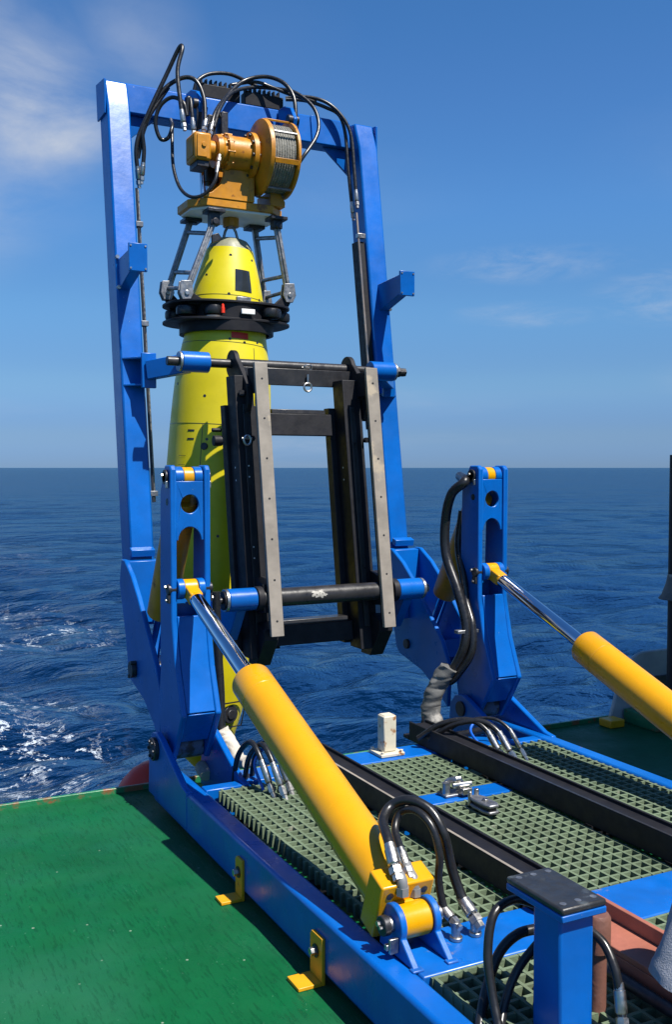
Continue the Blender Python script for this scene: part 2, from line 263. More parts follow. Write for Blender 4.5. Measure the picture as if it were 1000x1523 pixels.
# ------------------------------------------------------------------ mesh helpers
class MB:
    def __init__(s): s.v = []; s.f = []
    def add(s, vs, fs):
        o = len(s.v); s.v += [Vector(q) for q in vs]; s.f += [[i+o for i in f] for f in fs]; return s
    def box(s, x0, x1, y0, y1, z0, z1):
        return s.add([(x0,y0,z0),(x1,y0,z0),(x1,y1,z0),(x0,y1,z0),(x0,y0,z1),(x1,y0,z1),(x1,y1,z1),(x0,y1,z1)],
                     [[0,3,2,1],[4,5,6,7],[0,1,5,4],[1,2,6,5],[2,3,7,6],[3,0,4,7]])
    def prism(s, pts, axis, a, b):
        k = len(pts)
        def w(p, c): return (c, p[0], p[1]) if axis == 'x' else (p[0], c, p[1]) if axis == 'y' else (p[0], p[1], c)
        ar = sum(pts[i][0]*pts[(i+1) % k][1]-pts[(i+1) % k][0]*pts[i][1] for i in range(k))
        flip = (ar > 0) != (axis != 'y')
        pts = list(pts)[::-1] if flip else list(pts)
        vs = [w(p, a) for p in pts]+[w(p, b) for p in pts]
        return s.add(vs, [list(range(k))[::-1], list(range(k, 2*k))]+[[i, (i+1) % k, k+(i+1) % k, k+i] for i in range(k)])
    def beam(s, p0, p1, w, h, upv=(0, 0, 1)):
        p0, p1 = Vector(p0), Vector(p1); d = (p1-p0).normalized(); r = d.cross(Vector(upv)).normalized(); u = r.cross(d)
        vs = [p+r*(sx*w/2)+u*(sz*h/2) for p in (p0, p1) for sx, sz in ((-1,-1),(1,-1),(1,1),(-1,1))]
        return s.add(vs, [[0,1,2,3],[7,6,5,4],[0,4,5,1],[1,5,6,2],[2,6,7,3],[3,7,4,0]])
    def cyl(s, p0, p1, r, r1=None, n=24):
        return s.lathe(p0, Vector(p1)-Vector(p0), [(0, 0), (0, r), ((Vector(p1)-Vector(p0)).length, r if r1 is None else r1), ((Vector(p1)-Vector(p0)).length, 0)], n)
    def lathe(s, p0, d, prof, n=32):
        p0 = Vector(p0); d = Vector(d).normalized(); a = Vector((0, 0, 1)) if abs(d.z) < .9 else Vector((0, 1, 0))
        r = d.cross(a).normalized(); u = r.cross(d); vs = []; rings = []
        for t, rad in prof:
            if rad <= 1e-6: rings.append([len(vs)]); vs.append(p0+d*t)
            else:
                rings.append(list(range(len(vs), len(vs)+n)))
                vs += [p0+d*t+(r*math.cos(2*math.pi*i/n)+u*math.sin(2*math.pi*i/n))*rad for i in range(n)]
        fs = []
        for A, B in zip(rings, rings[1:]):
            if len(A) == 1 and len(B) == 1: continue
            for i in range(n):
                j = (i+1) % n
                if len(A) == 1: fs.append([A[0], B[i], B[j]])
                elif len(B) == 1: fs.append([A[i], B[0], A[j]])
                else: fs.append([A[i], B[i], B[j], A[j]])
        return s.add(vs, fs)
    def tube(s, pts, r, n=10, cap=True):
        pts = [Vector(p) for p in pts]; k = len(pts); rr = r if isinstance(r, (list, tuple)) else [r]*k
        T = [(pts[min(i+1, k-1)]-pts[max(i-1, 0)]).normalized() for i in range(k)]
        a = Vector((0, 0, 1)) if abs(T[0].z) < .9 else Vector((1, 0, 0)); N = T[0].cross(a).normalized(); vs = []
        for i in range(k):
            N = (N-T[i]*N.dot(T[i])).normalized(); B = T[i].cross(N)
            vs += [pts[i]+(N*math.cos(2*math.pi*j/n)+B*math.sin(2*math.pi*j/n))*rr[i] for j in range(n)]
        fs = [[i*n+j, i*n+(j+1) % n, (i+1)*n+(j+1) % n, (i+1)*n+j] for i in range(k-1) for j in range(n)]
        if cap: fs += [list(range(n))[::-1], list(range((k-1)*n, k*n))]
        return s.add(vs, fs)
    def xf(s, fn): s.v = [Vector(fn(v)) for v in s.v]; return s
def root_loc(o):
    while o.parent: o = o.parent
    return Vector(o.location)
def link_mesh(name, me, m, parent, bevel, ang, loc):
    if m: me.materials.append(m)
    o = bpy.data.objects.new(name, me); col.objects.link(o)
    if parent: o.parent = parent
    else: o.location = loc
    if bevel:
        md = o.modifiers.new('bevel', 'BEVEL'); md.width = bevel; md.segments = 2; md.limit_method = 'ANGLE'; md.angle_limit = math.radians(40)
        md.harden_normals = False
    return o
def build(mb, name, m, parent=None, bevel=0, ang=35, loc=None):
    if parent: loc = root_loc(parent)
    elif loc is None:
        a = np.array(mb.v); loc = Vector(((a[:,0].min()+a[:,0].max())/2, (a[:,1].min()+a[:,1].max())/2, a[:,2].min()))
    me = bpy.data.meshes.new(name); me.from_pydata([v-loc for v in mb.v], [], mb.f)
    bm = bmesh.new(); bm.from_mesh(me); bmesh.ops.recalc_face_normals(bm, faces=bm.faces); bm.to_mesh(me); bm.free()
    me.polygons.foreach_set('use_smooth', [True]*len(me.polygons)); me.set_sharp_from_angle(angle=math.radians(ang))
    return link_mesh(name, me, m, parent, bevel, ang, loc)
def plate(name, outline, holes, axis, c, th, m, parent, bevel=0):
    """flat plate with cut-outs; outline in the two other axes, centre plane c, thickness th"""
    cu = bpy.data.curves.new(name, 'CURVE'); cu.dimensions = '2D'; cu.fill_mode = 'BOTH'; cu.extrude = th/2
    for pl in [outline]+holes:
        sp = cu.splines.new('POLY'); sp.points.add(len(pl)-1); sp.use_cyclic_u = True
        for q, p in zip(sp.points, pl): q.co = (p[0], p[1], 0, 1)
    t = bpy.data.objects.new(name, cu); col.objects.link(t)
    me = bpy.data.meshes.new_from_object(t); bpy.data.objects.remove(t); bpy.data.curves.remove(cu)
    mb = MB(); vs = [v.co.copy() for v in me.vertices]; fs = [list(p.vertices) for p in me.polygons]; bpy.data.meshes.remove(me)
    mp = {'x': lambda v: (c+v.z, v.x, v.y), 'y': lambda v: (v.x, c+v.z, v.y), 'z': lambda v: (v.x, v.y, c+v.z)}[axis]
    mb.add([mp(v) for v in vs], fs)
    o = MB(); o.v, o.f = mb.v, mb.f
    loc = root_loc(parent)
    me = bpy.data.meshes.new(name); me.from_pydata([v-loc for v in o.v], [], o.f)
    bm = bmesh.new(); bm.from_mesh(me); bmesh.ops.remove_doubles(bm, verts=bm.verts, dist=1e-5); bmesh.ops.recalc_face_normals(bm, faces=bm.faces); bm.to_mesh(me); bm.free()
    me.polygons.foreach_set('use_smooth', [True]*len(me.polygons)); me.set_sharp_from_angle(angle=math.radians(35))
    return link_mesh(name, me, m, parent, bevel, 35, loc)
def circle(cx, cy, r, n=28, a0=0, a1=2*math.pi, end=False):
    k = n if not end else n-1
    return [(cx+r*math.cos(a0+(a1-a0)*i/k), cy+r*math.sin(a0+(a1-a0)*i/k)) for i in range(n)]
def tag(o, label, cat, group=None, kind=None):
    if label: o['label'] = label
    if cat: o['category'] = cat
    if group: o['group'] = group
    if kind: o['kind'] = kind
    return o
def thing(name, label, cat, loc, group=None):
    o = bpy.data.objects.new(name, None); col.objects.link(o); o.location = loc; o.empty_display_size = .1
    return tag(o, label, cat, group)
def crom(pts, sub=8):
    pts = [Vector(p) for p in pts]; q = [pts[0]*2-pts[1]]+pts+[pts[-1]*2-pts[-2]]; out = []
    for i in range(1, len(q)-2):
        for k in range(sub):
            t = k/sub; a, b, c, d = q[i-1], q[i], q[i+1], q[i+2]
            out.append(.5*((2*b)+(c-a)*t+(2*a-5*b+4*c-d)*t*t+(3*b-3*c+d-a)*t**3))
    return out+[pts[-1]]
def sheet(name, pts, m, z, parent=None):
    return MB().add([(p[0], p[1], z) for p in pts], [list(range(len(pts)))])
XC = 2.425
def mir(x, s): return x if s < 0 else 2*XC-x      # left side value mirrored to the right side

# ------------------------------------------------------------------ sea: one sheet to the horizon, waves as geometry
ZS = -3.3
def make_sea():
    na, nr = 860, 640
    ang = np.linspace(math.radians(-75), math.radians(125), na)       # measured from +Y towards +X
    rad = 5.0*np.power(26000/5.0, np.linspace(0, 1, nr)**1.0)
    A, Rr = np.meshgrid(ang, rad, indexing='xy')
    X = Rr*np.sin(A); Y = Rr*np.cos(A); Z = np.zeros_like(X); step = np.maximum(Rr*(ang[1]-ang[0]), Rr*(rad[1]/rad[0]-1))
    dX = np.zeros_like(X); dY = np.zeros_like(X)
    for i in range(120):
        lam = 0.32*(14/0.32)**(i/119.0)
        amp = 0.0105*lam**.95*RNG.uniform(.4, 1.5)*min(1.0, (2.6/lam)**1.2)
        th = math.radians(200)+RNG.normal(0, .55); k = 2*math.pi/lam
        ph = k*(X*math.sin(th)+Y*math.cos(th))+RNG.uniform(0, 6.28)
        ph = ph+.8*np.sin(.9*k*.23*(X*math.cos(th)-Y*math.sin(th))+RNG.uniform(0, 6.28))
        fade = np.clip((lam/step-2.2)/2.5, 0, 1)
        Z += amp*fade*np.sin(ph); dX -= .8*amp*fade*math.sin(th)*np.cos(ph); dY -= .8*amp*fade*math.cos(th)*np.cos(ph)
    V = np.stack([X+dX, Y+dY, Z+ZS], -1).reshape(-1, 3)
    idx = np.arange(na*nr).reshape(nr, na)
    fc = np.stack([idx[:-1, :-1], idx[:-1, 1:], idx[1:, 1:], idx[1:, :-1]], -1).reshape(-1, 4)[:, ::-1]
    me = bpy.data.meshes.new('sea'); me.vertices.add(len(V)); me.vertices.foreach_set('co', V.ravel())
    me.loops.add(fc.size); me.loops.foreach_set('vertex_index', fc.ravel()); me.polygons.add(len(fc))
    me.polygons.foreach_set('loop_start', np.arange(0, fc.size, 4)); me.update(calc_edges=True); me.validate()
    me.polygons.foreach_set('use_smooth', [True]*len(me.polygons)); me.materials.append(SEA)
    o = bpy.data.objects.new('sea', me); col.objects.link(o); tag(o, 'deep blue open sea with small waves and wake foam', 'sea', kind='structure')
make_sea()

# ------------------------------------------------------------------ ship deck
ZD = -0.215
dk = MB(); dk.box(-7, 9.5, -5, 4.985, ZD-.03, ZD); deck = build(dk, 'deck', DECK); tag(deck, 'green painted steel working deck with cracked paint', 'deck', kind='structure')
build(MB().box(-7, 9.5, 4.985, 5.005, ZD-.09, ZD+.028), 'deck_edge_bar', LIP, deck, .004)
build(MB().box(-7, 9.5, 4.7, 4.984, -4.2, ZD-.035), 'transom_plate', HULL, deck)

# ------------------------------------------------------------------ base frame of the launch system
base = thing('launch_frame_base', 'blue steel skid frame with green gratings bolted to the deck', 'frame', (XC, 3.2, ZD))
ZB = -0.185
for s in (-1, 1):
    x0, x1 = (1.385, 1.475) if s < 0 else (3.375, 3.465)
    b = MB(); b.box(x0, x1, 1.0, 4.72, ZB, 0.0); build(b, 'side_beam', BLUEB, base, .014)
    # hinge lug plates, sloped towards the gratings
    for (a0, a1) in ((1.382, 1.414), (1.655, 1.687)):
        a0, a1 = (a0, a1) if s < 0 else (2*XC-a1, 2*XC-a0)
        pr = [(4.20, 0.003), (4.27, .012), (4.60, .15), (4.66, .165), (4.73, .15), (4.78, .09), (4.80, ZB+.02), (4.20, ZB+.02)]
        build(MB().prism(pr, 'x', a0, a1), 'hinge_lug', BLUE, base, .006)
    xa, xb = (1.4155, 1.6535) if s < 0 else (2*XC-1.6535, 2*XC-1.4155)
    build(MB().box(xa+.062 if s < 0 else xa, xb if s < 0 else xb-.062, 4.205, 4.275, ZB, -.002), 'hinge_crosspiece', BLUE, base, .005)
    # hinge pin with retaining discs
    pn = MB().cyl((1.36 if s < 0 else 2*XC-1.70, 4.66, .085), (1.70 if s < 0 else 2*XC-1.36, 4.66, .085), .042)
    pin = build(pn, 'hinge_pin', DARK, base)
    xo = 1.372 if s < 0 else 3.478
    build(MB().cyl((xo-.014, 4.66, .085), (xo+.010, 4.66, .085), .056), 'pin_retainer', DARK, pin, .004)
    for k in range(6):
        a = k*math.pi/3
        build(MB().cyl((xo-.024*(-s if s < 0 else 1) if 0 else xo-.022, 4.66+.04*math.cos(a), .085+.04*math.sin(a)), (xo+.018, 4.66+.04*math.cos(a), .085+.04*math.sin(a)), .008, n=6), 'bolt', DARK, pin)
def xbeam(y0, y1, m=BLUE, x0=1.477, x1=3.373):
    return build(MB().box(x0, x1, y0, y1, -.12, -.001), 'cross_beam', m, base, .006)
xbeam(2.36, 2.60, BLUEW); xbeam(3.585, 3.71, BLUE, 2.135, 2.715)
xbeam(4.24, 4.42, BLUE, 1.690, 3.160)
# gratings: square moulded mesh, tapered bars
PITCH, TW, DEP = .05, .0055, .050
def grating(x0, x1, y0, y1, label):
    g = MB(); zt = -.004
    def bar(a, b, c, along):
        # bar centred on c, from a to b, thicker at top than bottom
        w0, w1 = TW, TW*1.1
        if along == 'y':
            vs = [(c-w1,a,zt-DEP),(c+w1,a,zt-DEP),(c+w1,b,zt-DEP),(c-w1,b,zt-DEP),(c-w0,a,zt),(c+w0,a,zt),(c+w0,b,zt),(c-w0,b,zt)]
        else:
            z2 = zt-.0012
            vs = [(a,c-w1,z2-DEP+.002),(b,c-w1,z2-DEP+.002),(b,c+w1,z2-DEP+.002),(a,c+w1,z2-DEP+.002),(a,c-w0,z2),(b,c-w0,z2),(b,c+w0,z2),(a,c+w0,z2)]
        g.add(vs, [[0,3,2,1],[4,5,6,7],[0,1,5,4],[1,2,6,5],[2,3,7,6],[3,0,4,7]])
    nx = int((x1-x0)/PITCH); ny = int((y1-y0)/PITCH); ox = (x1-x0-nx*PITCH)/2; oy = (y1-y0-ny*PITCH)/2
    for i in range(nx+1): bar(y0, y1, x0+ox+i*PITCH, 'y')
    for j in range(ny+1): bar(x0, x1, y0+oy+j*PITCH, 'x')
    o = build(g, 'grating_panel', GRAT, base); o['label'] = label
grating(1.528, 2.018, 2.605, 4.20, 'long green grating between side beam and slide rail')
grating(2.135, 2.715, 2.605, 3.58, 'green grating between the two slide rails beside grey coupling')
grating(2.135, 2.715, 3.715, 4.235, 'short green grating in front of the white post')
grating(2.832, 3.370, 2.605, 4.235, 'green grating beyond the far slide rail')
grating(1.500, 3.370, 1.15, 2.355, 'green grating around the capped blue post')
sup = MB()
for y in (1.3, 1.75, 2.2, 2.75, 3.2, 3.95): sup.box(1.48, 3.37, y-.02, y+.02, -.12, -.052)
build(sup, 'grating_bearer', BLK, base)
# slide rails: black upright channels with worn edges
for s in (-1, 1):
    c = mir(2.075, s)
    r = MB(); pf = [(c-.055, .0), (c+.055, .0), (c+.055, .10), (c+.043, .10), (c+.043, .085), (c-.043, .085), (c-.043, .10), (c-.055, .10)]
    ya, yb = (2.5, 4.34) if s < 0 else (1.9, 4.50)
    r.prism(pf, 'y', ya, yb); rail = build(r, 'slide_rail', BLK, base, .003)
    rail['label'] = 'black slide rail beside the long yellow cylinder' if s < 0 else 'black slide rail running past the blue hose loop'
    build(MB().box(c-.0545, c-.0435, ya+.01, yb-.2, .1003, .1016), 'worn_edge', STRIP if s < 0 else DARK, rail)
    build(MB().box(c-.055, c+.055, yb+.001, yb+.06, .0, .02).prism([(yb+.002, .02), (yb+.05, .02), (yb+.002, .12)], 'x', c+.03, c+.042), 'rail_end_stop', BLK, rail, .003)
# small clamp lug for the lower end of the lower lift cylinders
def lug(s):
    for dx in (-.068, .052):
        x = (1.535 if s < 0 else 3.315)+dx
        pr = [(2.40, .0), (2.43, .0)]+[(2.525+.062*math.cos(a), .088+.062*math.sin(a)) for a in np.linspace(math.radians(200), math.radians(-20), 14)]+[(2.60, .0)]
        pr = [(2.395, .0)]+[(2.525+.060*math.cos(a), .088+.060*math.sin(a)) for a in np.linspace(math.radians(205), math.radians(-10), 14)]+[(2.60, .0)]
        build(MB().prism(pr, 'x', x, x+.022), 'cylinder_lug', BLUEW, base, .004)
        build(MB().box(x-.008, x+.03, 2.386, 2.41, -.002, .006), 'lug_weld', BLUEW, base, .003)
    x = 1.535 if s < 0 else 3.315
    p = build(MB().cyl((x-.098, 2.525, .088), (x+.10, 2.525, .088), .024), 'lug_pin', STEEL, base)
    build(MB().cyl((x-.104, 2.525, .088), (x-.082, 2.525, .088), .030), 'pin_head', DARK, p, .003)
    build(MB().box(x-.1, x-.070, 2.478, 2.488, .02, .065).box(x-.108, x-.086, 2.485, 2.5, .03, .047), 'keeper_plate', STEEL, p, .002)
    build(MB().cyl((x-.115, 2.53, .095), (x-.104, 2.53, .095), .009, n=6).cyl((x-.115, 2.515, .088), (x-.104, 2.515, .088), .006, n=6), 'bolt', STEEL, p)
lug(-1); lug(1)

# ------------------------------------------------------------------ yellow hold-down clips
def clip(label, y0, y1, top):
    t = thing('hold_down_clip', label, 'clip', (1.33, (y0+y1)/2, ZD), 'yellow clips bolted to the side beam')
    x = 1.3845
    build(MB().prism([(y0, ZD+.001), (y1, ZD+.001), (y1, top-.015), (y1-.012, top), (y0, top)], 'x', x-.012, x), 'upright', CLIPY, t, .002)
    build(MB().box(x-.095, x-.0125, y0, y1, ZD+.0008, ZD+.013), 'foot', CLIPY, t, .002)
    yc, zc_ = (y0+y1)/2, top-.055
    build(MB().cyl((x-.016, yc, zc_), (x-.0125, yc, zc_), .022), 'washer', DARK, t)
    build(MB().cyl((x-.034, yc, zc_), (x-.016, yc, zc_), .014, n=6), 'bolt', STEEL, t, .001)
clip('yellow angle clip on the deck, bolted to the blue beam nearer the red buoy', 3.505, 3.575, -.055)
clip('yellow angle clip on the deck, bolted to the blue beam beside cylinder lug', 2.805, 2.895, -.06)

# ------------------------------------------------------------------ upright towers
def arch(x0, x1, z, rise, n=12):
    c = (x0+x1)/2; w = (x1-x0)/2
    return [(c+w*math.cos(a), z+rise*math.sin(a)) for a in np.linspace(0, math.pi, n)]
def tower(s, label):
    xo = mir(1.437, s); xi = mir(1.637, s); a, b = min(xo, xi), max(xo, xi); c = (a+b)/2
    t = thing('hinged_lever_tower', label, 'lever arm', (c, 4.66, 0.04), 'blue hinged towers')
    side = [(4.572, 1.44), (4.590, 1.462), (4.665, 1.462), (4.742, 1.335), (4.755, .9), (4.76, .45), (4.80, .26), (4.75, .05), (4.60, .03), (4.535, .12), (4.43, .285), (4.52, .5), (4.575, .72), (4.575, .95)]
    for x in (a, b-.03): build(MB().prism(side, 'x', x, x+.03), 'side_plate', BLUE, t, .007)
    # front plate with round hole and arched bottom
    x0, x1 = a+.0305, b-.0305
    out = [(x0, 1.385), (x1, 1.385), (x1, 1.10)]+arch(x0+.012, x1-.012, 1.10, .065)+[(x0, 1.10)]
    plate('front_plate', out, [circle(c, 1.275, .045)], 'y', 4.595, .016, BLUE, t, .003)
    build(MB().prism([(4.574, .735), (4.522, .505), (4.437, .295), (4.457, .289), (4.542, .5), (4.594, .735)], 'x', x0, x1), 'lower_front_plate', BLUE, t, .004)
    build(MB().prism([(4.437, .287), (4.538, .135), (4.556, .145), (4.458, .290)], 'x', x0, x1), 'toe_plate', BLUE, t, .004)
    build(MB().prism([(4.70, .90), (4.70, .50), (4.72, .50), (4.72, .90)], 'x', x0, x1), 'back_plate', BLUE, t, .003)
    # cheek plates of the rod eye
    for x in (x0+.001, x1-.035):
        build(MB().prism([(4.565+.055*math.cos(q), .865+.055*math.sin(q)) for q in np.linspace(-.5*math.pi, .5*math.pi, 10)][::-1]+[], 'x', x, x+.034) if False else
              MB().cyl((x, 4.60, .865), (x+.034, 4.60, .865), .05), 'eye_boss', BLUE, t, .004)
    # top pin, bolts, mid pin
    p = build(MB().cyl((a-.014, 4.635, 1.405), (b+.014, 4.635, 1.405), .028), 'top_pin', DARK, t, .003)
    for e in (a-.014, b+.002):
        build(MB().cyl((e, 4.635, 1.405), (e+.012, 4.635, 1.405), .036), 'pin_cap', DARK, p, .003)
        build(MB().box(e, e+.012, 4.60, 4.616, 1.352, 1.385), 'keeper_plate', STEEL, p, .002)
        build(MB().cyl((e-.012, 4.64, 1.412), (e+.022, 4.64, 1.412), .009, n=6), 'bolt', STEEL, p)
    for w in (x0+.0005, x1-.043): build(MB().cyl((w, 4.635, 1.405), (w+.0425, 4.635, 1.405), .05), 'spacer', BLUE, p, .004)
    m = build(MB().cyl((a-.012, 4.60, .865), (b+.012, 4.60, .865), .026), 'rod_pin', DARK, t, .003)
    for e in (a-.012, b):
        build(MB().box(e, e+.012, 4.585, 4.62, .80, .84), 'keeper_plate', DARK, m, .002)
        build(MB().cyl((e-.008, 4.605, .815), (e+.02, 4.605, .815), .009, n=6).cyl((e-.008, 4.62, .875), (e+.02, 4.62, .875), .009, n=6), 'bolt', STEEL, m)
    build(MB().cyl((a+.032, 4.655, .087), (b-.032, 4.655, .087), .062), 'hinge_boss', BOSS, t, .004)
    build(MB().cyl((a-.001, 4.63, 1.285), (a+.004, 4.63, 1.285), .018), 'side_hole', SHADE, t)
    return t
tower(-1, 'blue hinged tower plate beside the yellow vehicle and green deck edge')
tower(1, 'blue hinged tower plate with black hoses clamped to its side')

# ------------------------------------------------------------------ hydraulic cylinders
def lower_cyl(s, label):
    x = mir(1.535, s)
    A = Vector((x, 4.60, .865)); B = Vector((x, 2.525, .088)); d = (B-A).normalized(); L = (B-A).length; n = Vector((0, -d.z, d.y))
    t = thing('lift_cylinder', label, 'hydraulic cylinder', (x, 2.525, .06), 'lower lift cylinders')
    build(MB().cyl(A-Vector((.034, 0, 0)), A+Vector((.034, 0, 0)), .047), 'rod_eye', YEL, t, .004)
    build(MB().beam(A+d*.02, A+d*.115, .062, .062, n).lathe(A+d*.1, d, [(0, 0), (0, .036), (.03, .036), (.03, 0)]), 'rod_clevis', YEL, t, .006)
    build(MB().lathe(A+d*.125, d, [(0, 0), (0, .036), (.80, .036), (.80, 0)], 40), 'rod', CHROME, t)
    t0 = .845; bl_ = L-.11
    build(MB().lathe(A, d, [(t0, 0), (t0, .036), (t0, .078), (t0+.012, .086), (t0+.14, .086), (t0+.142, .0845), (t0+.146, .0845), (t0+.148, .086), (bl_-.005, .086), (bl_, 0)], 56), 'barrel', YEL, t)
    e = A+d*(L-.132)
    build(MB().lathe(A, d, [(bl_-.022, .085)]+[(bl_-.022+.012*q/8, .0865+.0025*math.sin(math.pi*q/8)) for q in range(9)]+[(bl_-.01, .085)], 48), 'weld_bead', YEL, t)
    build(MB().lathe(A, d, [(t0-.006, .036), (t0-.006, .052), (t0+.0005, .055)], 40), 'gland_ring', DARK, t)
    blk = build(MB().beam(e-d*.0, e+d*.085, .185, .19, n), 'port_block', YEL, t, .006)
    for dx in (-.06, .06): build(MB().cyl(e+d*.08+Vector((dx, 0, 0))-n*.06, e+d*.087+Vector((dx, 0, 0))-n*.06, .012), 'bolt', DARK, blk)
    build(MB().beam(e+d*.075, B+n*.012, .096, .088, n), 'neck', YEL, t, .012)
    build(MB().cyl(B-Vector((.049, 0, 0)), B+Vector((.049, 0, 0)), .051), 'pivot_eye', YEL, t, .005)
    build(MB().cyl(B-Vector((.0515, 0, 0)), B-Vector((.0495, 0, 0)), .0505).cyl(B+Vector((.0495, 0, 0)), B+Vector((.0515, 0, 0)), .0505), 'dust_seal', RUB, t)
    return e, d, n
E1 = lower_cyl(-1, 'long yellow lift cylinder with chrome rod reaching the tower beside the yellow vehicle')
lower_cyl(1, 'yellow lift cylinder with chrome rod reaching the tower with black hoses')
def upper_cyl(s, label):
    x = mir(1.537, s); A = Vector((x, 4.635, 1.405)); B = Vector((x, 5.26, .36)); d = (B-A).normalized()
    t = thing('tilt_cylinder', label, 'hydraulic cylinder', (x, 5.2, .36), 'upper tilt cylinders')
    build(MB().cyl(A-Vector((.026, 0, 0)), A+Vector((.026, 0, 0)), .047), 'pivot_eye', YEL, t, .004)
    build(MB().beam(A+d*.03, A+d*.17, .05, .07, (1, 0, 0)), 'neck', ORG, t, .006)
    build(MB().lathe(A, d, [(.13, 0), (.13, .070), (.15, .076), (.835, .076), (.845, .07), (.845, 0)], 40), 'barrel', ORG, t)
    build(MB().lathe(A, d, [(.84, 0), (.84, .03), (1.2, .03), (1.2, 0)], 28), 'rod', CHROME, t)
    build(MB().cyl(B-Vector((.03, 0, 0)), B+Vector((.03, 0, 0)), .045), 'rod_eye', DARK, t, .003)
upper_cyl(-1, 'orange tilt cylinder slanting behind the tower beside the yellow vehicle')
upper_cyl(1, 'orange tilt cylinder slanting behind the tower with black hoses')

# ------------------------------------------------------------------ A-frame
def yf(z): return 5.54+.161*(z-.92)
afr = thing('a_frame', 'tall blue steel gantry frame leaning out over the sea', 'gantry', (XC, 5.4, .1))
ZT = 3.775
for s in (-1, 1):
    x0, x1 = sorted((mir(1.505, s), mir(1.645, s)))
    lg = [(yf(.56), .56), (yf(3.60), 3.60), (yf(3.60)+.068, ZT), (yf(ZT)+.19, ZT+.02), (yf(.56)+.20, .56)]
    leg = build(MB().prism(lg, 'x', x0, x1), 'leg', BLUE, afr, .012)
    leg['label'] = 'gantry leg rising behind the tower by the green deck' if s < 0 else 'gantry leg with a long black cover strip'
    xo = x0-.0125 if s < 0 else x1+.0005
    build(MB().prism([(yf(3.56)+.03, 3.56), (yf(3.62)+.02, ZT-.01), (yf(ZT)+.2, ZT+.015), (yf(3.56)+.205, 3.56)], 'x', xo, xo+.012), 'top_gusset', BLUE, leg, .003)
    # collar at the foot and two foot plates forming an open channel
    fo = [(5.465, .935), (5.53, .935), (5.575, .80), (5.45, .50), (5.40, .32), (5.36, .285), (5.10, .225), (4.93, .14), (4.815, .06), (4.80, .30), (4.88, .44), (5.045, .60), (5.20, .755), (5.33, .86)]
    for xa in (1.447, 1.655):
        q = sorted((mir(xa, s), mir(xa+.028, s))); build(MB().prism(fo, 'x', q[0], q[1]), 'foot_plate', BLUE, leg, .006)
    q = sorted((mir(1.476, s), mir(1.654, s)))
    build(MB().prism([(5.47, .925), (5.52, .93), (5.50, .58), (5.45, .58)], 'x', q[0], q[1]), 'foot_web', BLUE, leg, .003)
    build(MB().prism([(5.36, .31), (5.12, .25), (4.93, .18), (4.86, .34), (4.93, .43), (5.06, .40), (5.2, .37), (5.40, .40)], 'x', q[0], q[1]), 'foot_floor', BLUE, leg, .003)
    build(MB().prism([(5.49, yf(1)*0+.985), (5.535, 1.0), (5.545, .96), (5.50, .945)], 'x', q[0]+.02, q[1]-.02), 'weld_step', BLUE, leg, .004)
    xo = mir(1.43, s)
    fp = build(MB().cyl((min(xo, mir(1.70, s)), 5.26, .36), (max(xo, mir(1.70, s)), 5.26, .36), .03), 'foot_pin', DARK, leg, .003)
    build(MB().cyl((xo-.012, 5.26, .36), (xo+.012, 5.26, .36), .045).cyl((xo-.016, 5.285, .32), (xo+.016, 5.285, .32), .012, n=6).cyl((xo-.016, 5.235, .4), (xo+.016, 5.235, .4), .012, n=6), 'pin_cap', DARK, fp, .002)
    # bumper pads
    pad = build(MB().box(*sorted((mir(1.497, s), mir(1.603, s))), 5.495, 5.515, 2.545, 2.70), 'bumper_pad', BLUE, leg, .003)
    build(MB().prism([(5.5155, 2.565), (5.5155, 2.685), (yf(2.66)+.003, 2.665), (yf(2.49)+.003, 2.49)], 'x', *sorted((mir(1.52, s), mir(1.585, s)))), 'pad_arm', BLUE, leg, .004)
    for bx in (1.508, 1.592):
        for bz in (2.56, 2.685): build(MB().cyl((mir(bx, s), 5.491, bz), (mir(bx, s), 5.496, bz), .006, n=6), 'bolt', STEEL, pad)
    for bz in (2.50, 2.68): build(MB().cyl((mir(1.515, s), yf(bz)-.022, bz), (mir(1.515, s), yf(bz)+.004, bz), .012, n=6), 'bolt', STEEL, leg)
    # bracket of the upper pivot bar
    for gz in (1.92, 2.075):
        pts = [(1.512, yf(gz)+.003), (1.64, yf(gz)+.003), (1.665, 5.605), (1.60, 5.605)]
        build(MB().prism([(mir(a_, s), b_) for a_, b_ in pts], 'z', gz, gz+.012), 'bracket_gusset', BLUE, leg, .003)
    build(MB().box(*sorted((mir(1.59, s), mir(1.675, s))), 5.58, 5.604, 1.905, 2.105), 'bracket_flange', BLUE, leg, .004)
    build(MB().beam((mir(1.635, s), 5.585, 2.005), (mir(1.80, s), 5.40, 2.035), .07, .105), 'bracket_arm', BLUE, leg, .004)
    slv = build(MB().cyl((mir(1.745, s), 5.35, 2.04), (mir(1.905, s), 5.35, 2.04), .058, n=36), 'upper_sleeve', BLUE, leg, .004)
    xx = mir(1.738, s); build(MB().cyl((xx-.007, 5.35, 2.04), (xx+.0065, 5.35, 2.04), .055, n=36), 'seal_ring', STEEL, slv, .002)
    # lower sleeve and its arm from the foot
    slv = build(MB().cyl((mir(1.835, s), 4.88, .755), (mir(1.99, s), 4.88, .755), .06, n=36), 'lower_sleeve', BLUE, leg, .004)
    xx = mir(1.826, s); build(MB().cyl((xx-.008, 4.88, .755), (xx+.0085, 4.88, .755), .06, n=36), 'seal_ring', STEEL, slv, .002)
    xx = mir(1.815, s); build(MB().cyl((xx-.006, 4.88, .755), (xx+.0025, 4.88, .755), .05, n=36), 'seal_cap', BLK, slv, .002)
